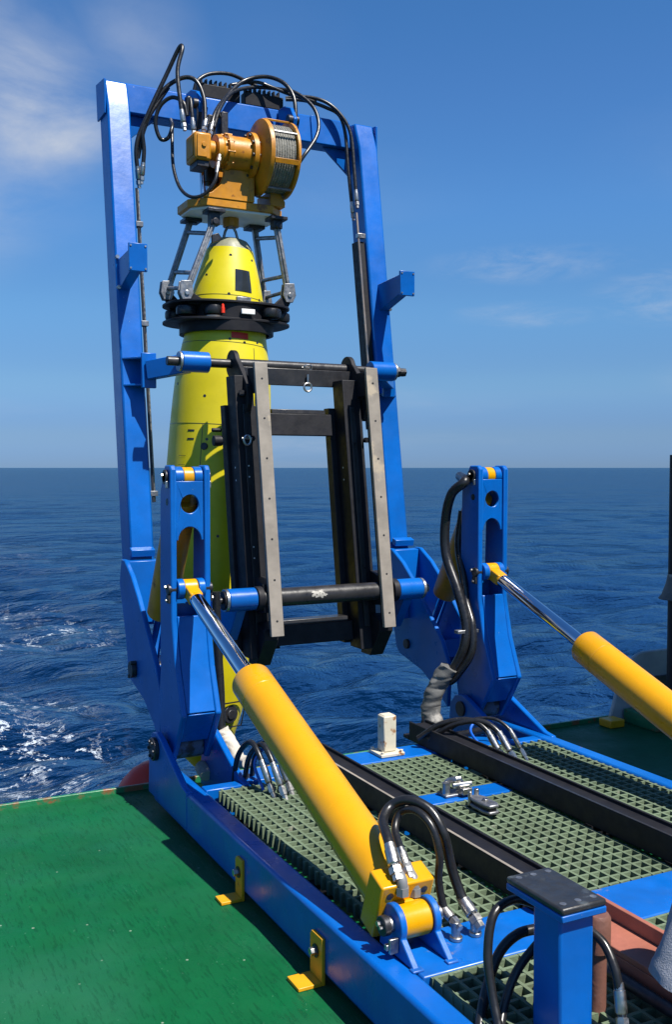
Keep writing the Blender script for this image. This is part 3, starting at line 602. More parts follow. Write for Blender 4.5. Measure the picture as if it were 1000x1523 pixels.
    build(MB().prism([(4.90, .80), (5.0, .72), (5.36, .70), (5.36, .52), (5.0, .52), (4.87, .70)], 'x', *sorted((mir(1.885, s), mir(1.94, s)))).box(*sorted((mir(1.684, s), mir(1.9, s))), 5.24, 5.34, .52, .66), 'lower_arm', BLUE, leg, .004)
# crossbeam with gussets and hanger plates
cb = build(MB().prism([(6.075, 3.612), (6.10, 3.80), (6.245, 3.80), (6.22, 3.612)], 'x', 1.6465, 3.2035), 'crossbeam', BLUE, afr, .010)
for s in (-1, 1):
    build(MB().prism([(mir(1.647, s), 3.611), (mir(1.85, s), 3.611), (mir(1.647, s), 3.44)], 'y', 6.115, 6.135), 'corner_gusset', BLUE, cb, .003)
for x in (2.03, 2.66):
    pr = [(6.09, 3.79), (5.99, 3.785), (5.89, 3.745), (5.83, 3.66), (5.86, 3.58), (5.95, 3.55), (6.07, 3.60)]
    hp = build(MB().prism(pr, 'x', x, x+.025), 'hanger_plate', BLUE, cb, .005)
    build(MB().cyl((x-.03, 5.87, 3.66), (x+.045, 5.87, 3.66), .03), 'hanger_pin', DARK, hp, .003)
    build(MB().prism([(6.07, 3.60), (6.09, 3.79), (6.0, 3.7)], 'x', x+.10, x+.118), 'stiffener', BLUE, cb, .003)
build(MB().prism([(6.079, 3.62), (6.099, 3.795), (6.086, 3.797), (6.064, 3.62)], 'x', 2.90, 2.935), 'cover_strip', BLUE, cb, .003)
# hydraulic pipes beside the left leg, cover strip beside the right leg
pp = MB(); ps = []
for dx, dy in ((.012, .03), (.028, .06)):
    pth = [(1.652+dx, yf(z)+dy, z) for z in np.linspace(3.12, 1.25, 14)]
    o = build(MB().tube(pth, .0075), 'hydraulic_pipe', STEEL if dx > .02 else DARK, afr); ps.append(o)
for z in (2.9, 2.3, 1.30):
    build(MB().box(1.6465, 1.69, yf(z)+.015, yf(z)+.075, z-.015, z+.015), 'pipe_clamp', LINK, afr, .002)
build(MB().prism([(yf(2.95)+.02, 2.95), (yf(2.95)+.10, 2.95), (yf(1.70)+.10, 1.70), (yf(1.70)+.02, 1.70)], 'x', 3.145, 3.199), 'black_cover_strip', BLK, afr, .003)
build(MB().tube([(3.150, yf(z)+.008, z) for z in np.linspace(3.14, 1.75, 12)], .0075), 'hydraulic_pipe', PIPE, afr)
build(MB().box(3.14, 3.199, yf(2.98)-.005, yf(2.98)+.03, 2.97, 3.0), 'pipe_clamp', STEEL, afr, .002)
# valve manifolds on the crossbeam
for x0 in (2.135, 2.44):
    mb = MB().box(x0, x0+.27, 6.11, 6.19, 3.802, 3.885)
    mo = tag(build(mb, 'valve_manifold', BLK, None, .004), 'black valve block on the crossbeam nearer the winch motor' if x0 < 2.3 else 'black valve block on the crossbeam above the cable drum', 'valve block', 'valve blocks on the crossbeam')
    for k in range(4):
        build(MB().prism([(x0+.01+k*.066, 3.886), (x0+.055+k*.066, 3.886), (x0+.055+k*.066, 3.925), (x0+.045+k*.066, 3.925), (x0+.042+k*.066, 3.90), (x0+.022+k*.066, 3.90), (x0+.02+k*.066, 3.925), (x0+.01+k*.066, 3.925)], 'y', 6.13, 6.17), 'clamp_bracket', BLK, mo, .002)
    build(MB().cyl((x0+.30 if x0 > 2.3 else x0-.0, 6.10, 3.84), (x0+.30 if x0 > 2.3 else x0-.0, 6.09, 3.84), .018), 'port_plug', STEEL, mo) if x0 > 9 else None

# ------------------------------------------------------------------ black cradle between the bars
def yc(z): return 4.78+.153*(z-.56)
cra = thing('docking_cradle', 'black steel docking cradle with worn grey slide strips', 'cradle', (XC, 5.0, .38))
def lean(x0, x1, d0, d1, z0, z1):
    return MB().prism([(yc(z0)+d0, z0), (yc(z1)+d0, z1), (yc(z1)+d1, z1), (yc(z0)+d1, z0)], 'x', x0, x1)
ub = build(MB().cyl((1.665, 5.35, 2.04), (3.185, 5.35, 2.04), .026, n=32).cyl((2.06, 5.35, 2.04), (2.79, 5.35, 2.04), .0315, n=32), 'upper_bar', BLKS, cra, .003)
build(MB().cyl((3.115, 5.35, 2.04), (3.15, 5.35, 2.04), .036, n=6).cyl((3.15, 5.35, 2.04), (3.195, 5.35, 2.04), .028, n=6), 'end_nut', DARK, ub, .003)
lb = build(MB().cyl((1.777, 4.88, .755), (3.075, 4.88, .755), .018, n=24).cyl((2.0, 4.88, .755), (2.80, 4.88, .755), .05, n=40), 'lower_bar', BLKS, cra, .003)
build(MB().cyl((3.015, 4.88, .755), (3.07, 4.88, .755), .032, .026, n=20), 'end_nut', LINK, lb, .003)
def scrape():
    vs = []; fs = []; na_, nr_ = 40, 5; rn = random.Random(4)
    rad_ = [.03*(1+.35*rn.uniform(-1, 1)) for _ in range(na_)]
    for i in range(na_):
        for j in range(nr_):
            a = 2*math.pi*i/na_; rr = rad_[i]*j/(nr_-1); x = 2.35+rr*math.cos(a)*1.35; q = rr*math.sin(a)*.7/.0508+.25
            vs.append((x, 4.88-.0508*math.cos(q), .755+.0508*math.sin(q)))
    for i in range(na_):
        for j in range(nr_-1): fs.append([i*nr_+j, ((i+1) % na_)*nr_+j, ((i+1) % na_)*nr_+j+1, i*nr_+j+1])
    build(MB().add(vs, fs), 'paint_scrape', SCRP, lb)
scrape()
build(MB().prism([(2.07, 2.022), (2.785, 2.022), (2.785, 1.975), (2.745, 1.925), (2.07, 1.925)], 'y', 5.285, 5.31), 'bar_plate', BLKS, cra, .003)
for s in (-1, 1):
    q = sorted((mir(1.99, s), mir(2.125, s))); q2 = sorted((mir(1.955, s), mir(2.13, s)))
    q = (1.99, 2.10) if s < 0 else (2.66, 2.775); q2 = (1.972, 2.22) if s < 0 else (2.625, 2.84)
    post = build(lean(q[0], q[1], .17, .30, .42, 1.96), 'post', BLK, cra, .004)
    build(lean(q2[0], q2[1], .301, .37, .44, 1.80), 'rear_channel', BLK, post, .004)
    xa = (2.025, 2.06) if s < 0 else (2.69, 2.72); build(lean(xa[0], xa[1], .155, .1695, .55, 1.80), 'post_flat', BLKS, post, .002)
    stp = build(lean(*sorted((mir(2.046, s), mir(2.12, s))), .0, .024, .56, 2.02), 'slide_strip', STRIP, cra, .003)
    build(lean(*sorted((mir(2.06, s), mir(2.106, s))), .0245, .062, .58, 2.0), 'strip_backing', BLK, stp, .002)
    for k in range(7):
        z = .64+k*.215; xk = mir(2.083, s)
        build(MB().cyl((xk, yc(z)-.0012, z), (xk, yc(z)+.002, z), .006, n=10), 'screw', DARK, stp)
    # top bracket with rounded ear around the bar
    xe = mir(2.055, s)
    ear = [(5.35+.078*math.cos(a), 2.04+.078*math.sin(a)) for a in np.linspace(math.radians(160), math.radians(-60), 14)]+[(5.36, 1.80), (5.14, 1.72), (5.09, 1.80), (5.10, 1.90), (5.24, 2.035)]
    build(MB().prism(ear, 'x', xe-.014, xe+.014), 'ear_plate', BLK, post, .003)
    build(lean(*sorted((mir(2.07, s), mir(2.10, s))), .063, .169, 1.86, 2.0), 'top_bracket', BLK, post, .003)
    # bottom diagonal bracket
    bb = [(yc(.58)+.062, .59), (yc(.58)+.062, .53), (yc(.42)+.20, .375), (yc(.42)+.31, .375), (yc(.42)+.31, .47), (yc(.55)+.17, .62)]
    build(MB().prism(bb, 'x', *sorted((mir(2.03, s), mir(2.115, s)))), 'bottom_bracket', BLK, post, .004)
    # collar round the lower bar
    build(MB().cyl((mir(1.993, s), 4.88, .755), (mir(2.03, s), 4.88, .755), .065, n=32), 'bar_collar', BLK, post, .004)
    build(MB().prism([(4.84, .68), (5.0, .66), (5.0, .86), (4.86, .83)], 'x', *sorted((mir(2.031, s), mir(2.10, s)))), 'bar_block', BLK, post, .004)
    # shackles, bolts, small fittings
    for z in (1.61, 1.86):
        for dx in (.0, .045):
            build(MB().cyl((mir(2.02+dx, s), yc(z)+.14, z), (mir(2.02+dx, s), yc(z)+.17, z), .017, n=6), 'bolt', DARK if z > 1.7 else BLK, post)
    ring = [(mir(2.03, s)+.02*math.cos(a), yc(1.60)+.135, 1.60+.026*math.sin(a)) for a in np.linspace(0, 2*math.pi, 15)]
    build(MB().tube(ring, .006, 6).cyl((mir(2.0, s), yc(1.6)+.14, 1.61), (mir(2.06, s), yc(1.6)+.14, 1.61), .007, n=8), 'shackle', STEEL, post)
    for zz in (1.46, 1.40, 1.02, .96, .84): build(MB().cyl((mir(2.037, s), yc(zz)+.151, zz), (mir(2.037, s), yc(zz)+.156, zz), .004, n=8), 'screw', WHP, post)
    for zz in (1.45, 1.38): build(MB().cyl(((1.9888 if s < 0 else 2.6588), yc(zz)+.235, zz), ((1.992 if s < 0 else 2.662), yc(zz)+.235, zz), .005, n=8), 'screw', WHP, post)
build(lean(2.221, 2.624, .27, .365, 1.635, 1.76), 'upper_crossmember', BLK, cra, .004)
build(lean(2.25, 2.59, .28, .36, 1.7605, 1.785), 'crossmember_cap', BLKS, cra, .002)
build(lean(2.11, 2.655, .24, .34, .465, .575), 'lower_crossmember', BLK, cra, .004)
build(lean(2.16, 2.63, .25, .33, .5755, .60), 'crossmember_cap', BLKS, cra, .002)
build(MB().cyl((1.90, yc(1.66)+.33, 1.66), (1.955, yc(1.66)+.33, 1.66), .012, n=8).cyl((1.905, yc(1.6)+.33, 1.60), (1.954, yc(1.6)+.33, 1.60), .03, n=12), 'side_latch', BLK, cra, .003)
build(MB().cyl((1.93, yc(.52)+.33, .52), (1.954, yc(.52)+.33, .52), .035, n=14), 'side_latch', BLK, cra, .003)
# eye bolts on the upper bar
eb = MB(); e0 = P(458, 576, y=5.27)
eb.tube([(e0.x+.024*math.cos(a), e0.y, e0.z+.024*math.sin(a)) for a in np.linspace(0, 2*math.pi, 21)], .0065, 8).cyl((e0.x, e0.y, e0.z+.02), (e0.x, e0.y, e0.z+.075), .007, n=8)
build(eb, 'eye_bolt', STEEL, cra)
e1 = P(458, 547, y=5.31)
build(MB().tube([(e1.x+.026*math.cos(a), e1.y-.01*math.sin(a), e1.z+.016*math.sin(a)) for a in np.linspace(0, 2*math.pi, 21)], .006, 8).cyl((e1.x-.035, e1.y+.008, e1.z), (e1.x+.03, e1.y+.008, e1.z), .007, n=8), 'eye_bolt', STEEL, cra)

# ------------------------------------------------------------------ yellow underwater vehicle, hanging nose-up
YA = 5.87
N0 = P(343, 357, y=YA); T0 = P(304, 1090, y=YA); ax = (T0-N0).normalized()
auv = thing('underwater_vehicle', 'yellow torpedo shaped underwater vehicle hanging nose up in the gantry', 'underwater vehicle', tuple(T0+ax*.3))
K = .00422
pf = [(v, hw*K) for v, hw in ((357, 14), (357.5, 19), (360, 25), (366, 30), (374, 33.5))]
body = [(374.2, 34.5), (390, 39), (410, 44.5), (430, 49.5), (445, 52.5), (455, 54), (470, 56), (500, 60), (520, 63.5), (545, 67.5), (570, 70.5), (600, 72.5), (640, 74.5), (700, 76), (760, 77), (820, 77), (870, 75.5), (910, 73), (950, 69), (1000, 62), (1050, 54), (1090, 44), (1120, 30), (1135, 14)]
def at(v): return (v-357)*K
build(MB().lathe(N0, ax, [(0, 0)]+[(at(v), r) for v, r in pf]+[(at(374), 0)], 56), 'nose_cap', AUVG, auv)
hull = build(MB().lathe(N0, ax, [(at(374.1), 0)]+[(at(v), r*K) for v, r in body]+[(at(1136), 0)], 96), 'hull', AUVY, auv)
def rad(v):
    return float(np.interp(v, [b_[0] for b_ in body], [b_[1]*K for b_ in body]))
def ring_seam(v, w=.003): build(MB().lathe(N0, ax, [(at(v)-w/2, rad(v)-.004), (at(v)-w/2, rad(v)+.0012), (at(v)+w/2, rad(v)+.0012), (at(v)+w/2, rad(v)-.004)], 96), 'seam', SHADE, hull)
for v in (447, 515, 633): ring_seam(v)
# local frame on the hull: angle 0 faces the camera side (-Y), positive turns towards +X
rx = Vector((1, 0, 0)); rx = (rx-ax*rx.dot(ax)).normalized(); ry = ax.cross(rx)
if ry.y > 0: ry = -ry
def hp(v, a, off=0.0): return N0+ax*at(v)+(rx*math.sin(a)+ry*math.cos(a))*(rad(v)+off)
def vseam(a, v0, v1): build(MB().tube([hp(v, a, -.0012) for v in np.linspace(v0, v1, 16)], .0028, 6), 'seam', SHADE, hull)
vseam(-.70, 633, 900)
vseam(.35, 520, 633)
def panel(name, v0, v1, a0, a1, off, m, n=6):
    vs = []; fs = []
    for i in range(n+1):
        for j in range(n+1):
            vs.append(hp(v0+(v1-v0)*i/n, a0+(a1-a0)*j/n, off))
    for i in range(n):
        for j in range(n): fs.append([i*(n+1)+j, i*(n+1)+j+1, (i+1)*(n+1)+j+1, (i+1)*(n+1)+j])
    m_ = MB().add(vs, fs); return build(m_, name, m, hull)
panel('sensor_window', 408, 440, -.15, .36, .003, SHADE)
for v, a in ((388, -.32), (390, .62), (446, -.32), (447, .7), (511, -.25), (511, .48), (514, .1), (576, -1.5), (594, -.7), (655, -.6), (790, -.3), (760, -.1), (418, -1.1), (560, .1)):
    build(MB().cyl(hp(v, a, -.003), hp(v, a, .0012), .009, n=12), 'fastener_hole', SHADE, hull)
build(MB().cyl(hp(665, -.64, -.01), hp(665, -.64, .008), .022, n=16), 'side_port', DARK, hull, .003)
for v, a in ((642, -.95), (654, -.95)): panel('small_marking', v, v+2.5, a-.06, a+.09, .0015, SHADE, 2)
for (v0, v1, a0, a1) in ((679, 679.6, -1.2, -1.02), (692, 692.6, -1.2, -1.02)): panel('hatch_line', v0, v1, a0, a1, .0015, SHADE, 3)
panel('red_stripe', 500, 509, -.22, .2, .002, RED); 
bc = N0; build(MB().tube([bc+Vector((-.05, 0, -.005)), bc+Vector((-.035, 0, .05)), bc+Vector((-.01, 0, .095)), bc+Vector((0, 0, .10)), bc+Vector((.01, 0, .095)), bc+Vector((.035, 0, .05)), bc+Vector((.05, 0, -.005))], .009, 8), 'lifting_bail', LINK, auv)
# tail: dark thruster window, guard wire and fin
build(MB().cyl(hp(1048, .35, -.02), hp(1048, .35, .012), .055, n=24).cyl(hp(1048, .35, .01), hp(1048, .35, .02), .03, n=16), 'tail_thruster', DARK, auv, .003)
g = [hp(1030, .0, .03), hp(1030, .75, .03), hp(1068, .85, .03), hp(1068, .05, .03), hp(1030, .0, .03)]
build(MB().tube(g, .005, 6), 'guard_wire', RUB, auv)
build(MB().prism([(0, 0), (.05, .0), (.16, -.42), (.10, -.42)], 'y', -.012, .012).xf(lambda v: hp(960, .9, -.06)+v), 'tail_fin', AUVY, auv, .003)

# ------------------------------------------------------------------ docking head with winch
hd = Vector((2.25, YA, 3.0))
dh = thing('docking_winch', 'orange winch and link frame gripping the vehicle under the crossbeam', 'winch', (hd.x, hd.y, 2.25))
ZP = 3.0
oc = [(-.315, -.09), (-.23, -.185), (.20, -.185), (.30, -.09), (.30, .11), (.20, .20), (-.23, .20), (-.315, .11)]
pl_ = build(MB().prism([(hd.x+a, hd.y+b) for a, b in oc], 'z', ZP+.008, ZP+.055), 'base_plate', ORG, dh, .004)
build(MB().prism([(hd.x+a*.93, hd.y+b*.93) for a, b in oc], 'z', ZP-.006, ZP+.0075), 'white_underside', WHP, pl_)
build(MB().cyl((hd.x-.005, hd.y, ZP-.06), (hd.x-.005, hd.y, ZP-.006), .05), 'cable_guide', ORG, pl_, .003)
wx, wy, wz = 0, 5.70, 3.335
# cheek webs
def cheek(y, x0, x1):
    pts = [(x0-.11, ZP+.056), (x1, ZP+.056), (x1, wz-.02), (x1-.02, wz+.10), (x0+.06, wz+.06), (x0+.055, wz-.06), (x0+.045, wz-.14), (x0+.02, wz-.2), (x0-.03, wz-.245)]
    build(MB().prism(pts, 'y', y, y+.03), 'cheek_web', ORG, dh, .004)
cheek(wy-.02, 2.085, 2.32); cheek(wy+.17, 2.085, 2.32)
build(MB().box(2.295, 2.325, wy-.025, wy+.20, ZP+.056, wz-.1), 'side_web', ORG, dh, .004)
build(MB().prism([(2.44, ZP+.056), (2.54, ZP+.056), (2.54, ZP+.09), (2.50, ZP+.15), (2.44, ZP+.15)], 'y', wy-.0, wy+.22), 'foot_block', ORG, dh, .005)
X1 = Vector((1, 0, 0))
mo = build(MB().box(1.925, 2.03, wy-.085, wy+.085, wz-.085, wz+.075), 'motor', ORG, dh, .014)
build(MB().box(1.921, 1.9245, wy-.06, wy+.06, wz-.06, wz+.05).box(1.94, 2.0, wy-.092, wy-.086, wz-.07, wz+.06).cyl((1.98, wy-.1, wz+.0), (1.98, wy-.09, wz+.0), .014, n=12), 'motor_cover', ORG, mo, .004)
build(MB().box(1.945, 2.02, wy-.07, wy+.07, wz-.12, wz-.0855), 'motor_valve', DARK, mo, .004)
gb = build(MB().lathe((2.03, wy, wz), X1, [(q_*.88, r_) for q_, r_ in [(0, 0), (0, .058), (.05, .055), (.052, .095), (.085, .10), (.10, .088), (.12, .088), (.122, .112), (.15, .112), (.152, .102), (.29, .102), (.292, .138), (.325, .138), (.327, .12), (.385, .12), (.385, 0)]], 48), 'gearbox', ORG, dh)
for k in range(10):
    a = k*math.pi/5+.2
    build(MB().cyl((2.275, wy+.122*math.cos(a), wz+.122*math.sin(a)), (2.325, wy+.122*math.cos(a), wz+.122*math.sin(a)), .011, n=6), 'bolt', DARK, gb)
    build(MB().cyl((2.125, wy+.106*math.cos(a), wz+.106*math.sin(a)), (2.17, wy+.106*math.cos(a), wz+.106*math.sin(a)), .008, n=6), 'bolt', ORG, gb)
XD = 2.365
dr = build(MB().lathe((XD, wy, wz), X1, [(-.04, 0), (-.04, .13), (-.012, .225), (.0, .228), (.012, .228), (.012, 0)], 64), 'drum_shell', ORG, dh)
build(MB().lathe((XD, wy, wz), X1, [(.165, 0), (.165, .228), (.181, .228), (.181, .20), (.187, 0)], 64), 'drum_flange', ORG, dh)
wr = [(.0125, .12)]
nw = 9
for k in range(nw):
    for a in np.linspace(0, math.pi, 5)[:-1]: wr.append((.014+.150*(k+.5)/nw-.0062*math.cos(a), .196+.0062*math.sin(a)))
build(MB().lathe((XD, wy, wz), X1, wr+[(.1645, .12)], 64), 'wire_coil', ROPE, dh)
for k in range(8):
    a = math.radians(-62+k*45)
    w = .016 if k % 2 else .008
    c = Vector((0, -math.cos(a), math.sin(a)))*.226
    build(MB().beam(Vector((XD+.012, wy, wz))+c, Vector((XD+.165, wy, wz))+c, .03 if k % 2 else .012, .012, Vector((0, -math.cos(a), math.sin(a)))), 'cage_bar', ORG if k % 2 else LINK, dh, .002)
# swivel and tie rods up to the crossbeam, behind the motor
build(MB().cyl((2.06, YA-.02, 3.05), (2.045, YA, 3.56), .017).cyl((2.10, YA+.06, 3.05), (2.14, YA+.02, 3.42), .017), 'tie_rod', CHROME, dh)
build(MB().box(2.075, 2.155, YA-.04, YA+.06, 3.19, 3.36).box(2.09, 2.14, YA-.03, YA+.05, 3.36, 3.60), 'swing_actuator', DARK, dh, .006)
build(MB().box(2.02, 2.06, YA-.02, YA+.04, 3.50, 3.68), 'hanger_clevis', DARK, dh, .006)
build(MB().box(2.165, 2.21, YA-.06, YA+.03, 3.42, 3.62), 'hanger_clevis', DARK, dh, .006)
build(MB().box(2.30, 2.36, YA-.03, YA+.05, 3.06, 3.34), 'swing_post', ORG, dh, .006)
# four links
tops = [P(318, 328, y=5.72), P(284, 326, y=6.0), P(411, 334, y=5.72), P(378, 334, y=6.0)]
bots = [P(276, 436, y=5.72), P(248, 436, y=6.0), P(429, 440, y=5.72), P(394, 450, y=6.0)]
for i, (a, b) in enumerate(zip(tops, bots)):
    sd = -1 if i < 2 else 1
    l_ = build(MB().beam(a, b, .036, .03, (0, 1, 0)).beam(a+Vector((0, -.018, 0)), b+Vector((0, -.018, 0)), .012, .012, (0, 1, 0)), 'link', LINK, dh, .003)
    build(MB().box(a.x-.03, a.x+.03, a.y-.03, a.y+.03, a.z-.03, ZP-.006).cyl(a+Vector((0, -.04, -.01)), a+Vector((0, .04, -.01)), .02, n=14).box(a.x-.055, a.x+.055, a.y-.055, a.y+.055, ZP-.028, ZP-.0065), 'link_top_knuckle', DARK, l_, .004)
    d = (b-a).normalized()
    kn = [(-.035, .07), (.03, .075), (.042, .0), (.02, -.045), (-.025, -.045), (-.045, -.0)]
    build(MB().prism([(b.x+p, b.z+q) for p, q in kn], 'y', b.y-.026, b.y-.014).prism([(b.x+p, b.z+q) for p, q in kn], 'y', b.y+.014, b.y+.026), 'link_foot_plate', LINK, l_, .003)
    build(MB().cyl(b+Vector((0, -.034, 0)), b+Vector((0, .034, 0)), .015, n=12), 'link_pin', STEEL, l_, .002)
    c0 = P(336, 470, y=YA)
    e_ = Vector((b.x-sd*.12, b.y, 2.452))
    build(MB().prism([(b.x-sd*.0, b.z+.03), (b.x+sd*.03, b.z-.01), (b.x-sd*.02, 2.42), (b.x-sd*.16, 2.42), (b.x-sd*.10, 2.46)], 'y', b.y-.012, b.y+.012), 'lug_arm', BLK, l_, .004)
for (i, j) in ((0, 1), (2, 3)):
    for f in (.18, .72): build(MB().cyl(tops[i].lerp(bots[i], f), tops[j].lerp(bots[j], f), .013, n=12), 'spreader', LINK, dh)
    build(MB().cyl(bots[i]+Vector((0, 0, .03)), bots[j]+Vector((0, 0, .03)), .012, n=12), 'spreader', LINK, dh)
build(MB().prism([(tops[0].x-.02, tops[0].z-.09), (tops[0].x+.02, tops[0].z-.075), (tops[0].x+.04, tops[0].z-.10), (tops[0].x+.03, tops[0].z-.12), (tops[0].x-.02, tops[0].z-.14)], 'y', 5.695, 5.715), 'tab_plate', DARK, dh, .003)
# collar round the nose
cc = N0+ax*at(472)
def ringxy(z0, z1, prof, m, name, hole):
    o = [(cc.x+a, cc.y+b) for a, b in prof]
    return plate(name, o, [circle(cc.x, cc.y, hole, 40)], 'z', (z0+z1)/2, z1-z0, m, dh, .003)
st = [(.392*math.copysign(abs(math.cos(a))**.72, math.cos(a)), .285*math.copysign(abs(math.sin(a))**.8, math.sin(a))) for a in np.linspace(0, 2*math.pi, 49)[:-1]]
st_old = [(-.395, -.16), (-.33, -.21), (-.2, -.26), (-.06, -.30), (.1, -.30), (.24, -.26), (.33, -.21), (.39, -.15), (.39, .15), (.33, .2), (.2, .28), (-.2, .28), (-.33, .2), (-.395, .15)]
ringxy(2.432, 2.446, st, BLK, 'collar_top', .245)
ringxy(2.328, 2.342, [(a*1.0, b*1.0) for a, b in st], BLK, 'collar_bottom', .262)
build(MB().lathe((cc.x, cc.y, 2.268), (0, 0, 1), [(0, .265), (0, .292), (.059, .292), (.059, .265)], 72), 'collar_skirt', BLK, dh)
build(MB().lathe((cc.x, cc.y, 2.343), (0, 0, 1), [(0, .256), (0, .275), (.088, .275), (.088, .256)], 72), 'collar_ring', BLK, dh)
for x, y in ((-.30, -.12), (-.16, -.21), (.32, -.1), (-.3, .1), (.3, .12), (.2, -.235)):
    build(MB().lathe((cc.x+x, cc.y+y, 2.345), (0, 0, 1), [(.012, 0), (.012, .045), (.018, .058), (.03, .062), (.055, .062), (.067, .058), (.073, .045), (.073, 0)], 28), 'roller', RUB, dh)
build(MB().cyl((cc.x-.16, cc.y-.21, 2.3428), (cc.x-.16, cc.y-.21, 2.352), .058), 'roller_washer', PIPE, dh)
build(MB().box(cc.x-.015, cc.x+.07, cc.y-.300, cc.y-.284, 2.365, 2.395), 'label_plate', WHP, dh, .002)
build(MB().cyl((cc.x-.125, cc.y-.272, 2.365), (cc.x-.125, cc.y-.272, 2.395), .012).lathe((cc.x-.125, cc.y-.272, 2.395), (0, 0, 1), [(0, .010), (.02, .008), (.026, 0)], 14), 'red_lamp', RED, dh)
build(MB().box(cc.x-.03, cc.x+.06, cc.y-.262, cc.y-.235, 2.447, 2.472), 'latch_block', LINK, dh, .003)

# ------------------------------------------------------------------ hoses
def hose(label, pts, r=.013, mat_=RUB, ferr=None, group=None, name='hydraulic_hose', flen=.07, sub=10, cat='hose', fr=1.25):
    c = crom(pts, sub); lo = min(c, key=lambda q: q.z)
    t = thing(name, label, cat, tuple(lo), group)
    build(MB().tube(c, r, 12), 'hose_line', mat_, t, ang=60)
    for e in (ferr or []):
        q = c if e == 0 else c[::-1]
        d = (q[0]-q[2]).normalized()
        a = q[0]-d*.01
        f = MB().lathe(a, -d, [(-.004, 0), (-.004, r*1.05), (0, r*fr), (flen*.72, r*fr), (flen*.74, r*1.08), (flen, r*1.06)], 20)
        f.lathe(a, d, [(0, 0), (0, r*1.0), (flen*.18, r*1.0), (flen*.18, r*1.32), (flen*.5, r*1.32), (flen*.5, r*.95), (flen*.8, r*.95), (flen*.8, 0)], 6)
        build(f, 'hose_fitting', STEEL, t)
    return t
def PX(L): return [P(u, v, y=y) for u, v, y in L]
G1 = 'hoses draped over the crossbeam'
hose('black hose rising to the highest loop above the crossbeam and dropping to the motor', PX([(206, 268, 5.96), (203, 215, 5.94), (222, 165, 5.92), (247, 112, 5.9), (266, 72, 5.85), (271, 73, 5.82), (264, 105, 5.8), (268, 150, 5.76), (273, 183, 5.74)]), .013, ferr=[0, -1], group=G1)
hose('black hose arching low over the crossbeam end and down behind the motor', PX([(205, 235, 5.97), (215, 190, 5.95), (240, 138, 5.92), (268, 117, 5.9), (290, 119, 5.86), (303, 145, 5.82), (305, 180, 5.78), (304, 190, 5.76)]), .013, ferr=[-1], group=G1)
hose('black hose making a small closed loop in front of the crossbeam', PX([(278, 172, 5.76), (272, 152, 5.78), (255, 145, 5.84), (238, 158, 5.88), (231, 182, 5.9), (238, 206, 5.9), (250, 205, 5.9), (256, 188, 5.92), (254, 178, 6.0)]), .012, group=G1)
hose('black hose hanging in a deep loop below the winch motor', PX([(256, 184, 5.98), (256, 215, 5.92), (258, 250, 5.82), (268, 280, 5.72), (285, 293, 5.62), (305, 288, 5.57), (320, 268, 5.55), (325, 240, 5.58)]), .0105, ferr=[-1], group=G1)
hose('short black hose beside the leg ending in two steel fittings', PX([(211, 262, 5.95), (214, 225, 5.94), (212, 195, 5.93), (222, 172, 5.93), (250, 130, 5.93)]), .013, ferr=[0], group=G1)
hose('black hose loop rising behind the motor elbow', PX([(288, 195, 5.74), (285, 165, 5.76), (283, 148, 5.78), (279, 148, 5.78), (279, 172, 5.78)]), .012, ferr=[0], group=G1)
hose('black hose arching from the crossbeam over the first valve block', PX([(288, 137, 6.08), (294, 120, 6.08), (312, 110, 6.1), (340, 110, 6.12), (365, 120, 6.14), (385, 130, 6.14)]), .012, group=G1)
hose('black hose sweeping over both valve blocks down beside the drum', PX([(313, 196, 5.8), (320, 168, 5.86), (335, 146, 5.98), (360, 122, 6.08), (392, 114, 6.06), (420, 122, 5.98), (436, 142, 5.92), (440, 170, 5.88), (438, 205, 5.86)]), .013, ferr=[0, -1], group=G1)
hose('black hose sweeping wide and looping back under the drum', PX([(318, 190, 5.8), (328, 160, 5.9), (345, 138, 6.02), (375, 130, 6.1), (410, 132, 6.1), (440, 138, 6.02), (465, 158, 5.94), (474, 182, 5.88), (470, 205, 5.84), (450, 235, 5.8), (432, 262, 5.86)]), .012, group=G1)
hose('black hose running along the crossbeam and down the cover strip leg', PX([(425, 148, 6.16), (455, 150, 6.12), (485, 160, 6.08), (505, 172, 6.05), (514, 200, 6.03), (518, 250, 5.99), (525, 318, 5.95)]), .012, ferr=[-1], group=G1)
hose('outer black hose running along the crossbeam to the pipe on the leg', PX([(425, 146, 6.16), (455, 144, 6.12), (485, 152, 6.06), (508, 172, 6.02), (522, 200, 5.99), (527, 250, 5.95), (531, 300, 5.91)]), .012, ferr=[-1], group=G1)
hose('black hose tying the two valve blocks together', PX([(345, 126, 6.1), (380, 122, 6.1), (405, 130, 6.08), (430, 140, 6.08), (470, 152, 6.1)]), .011, group=G1)
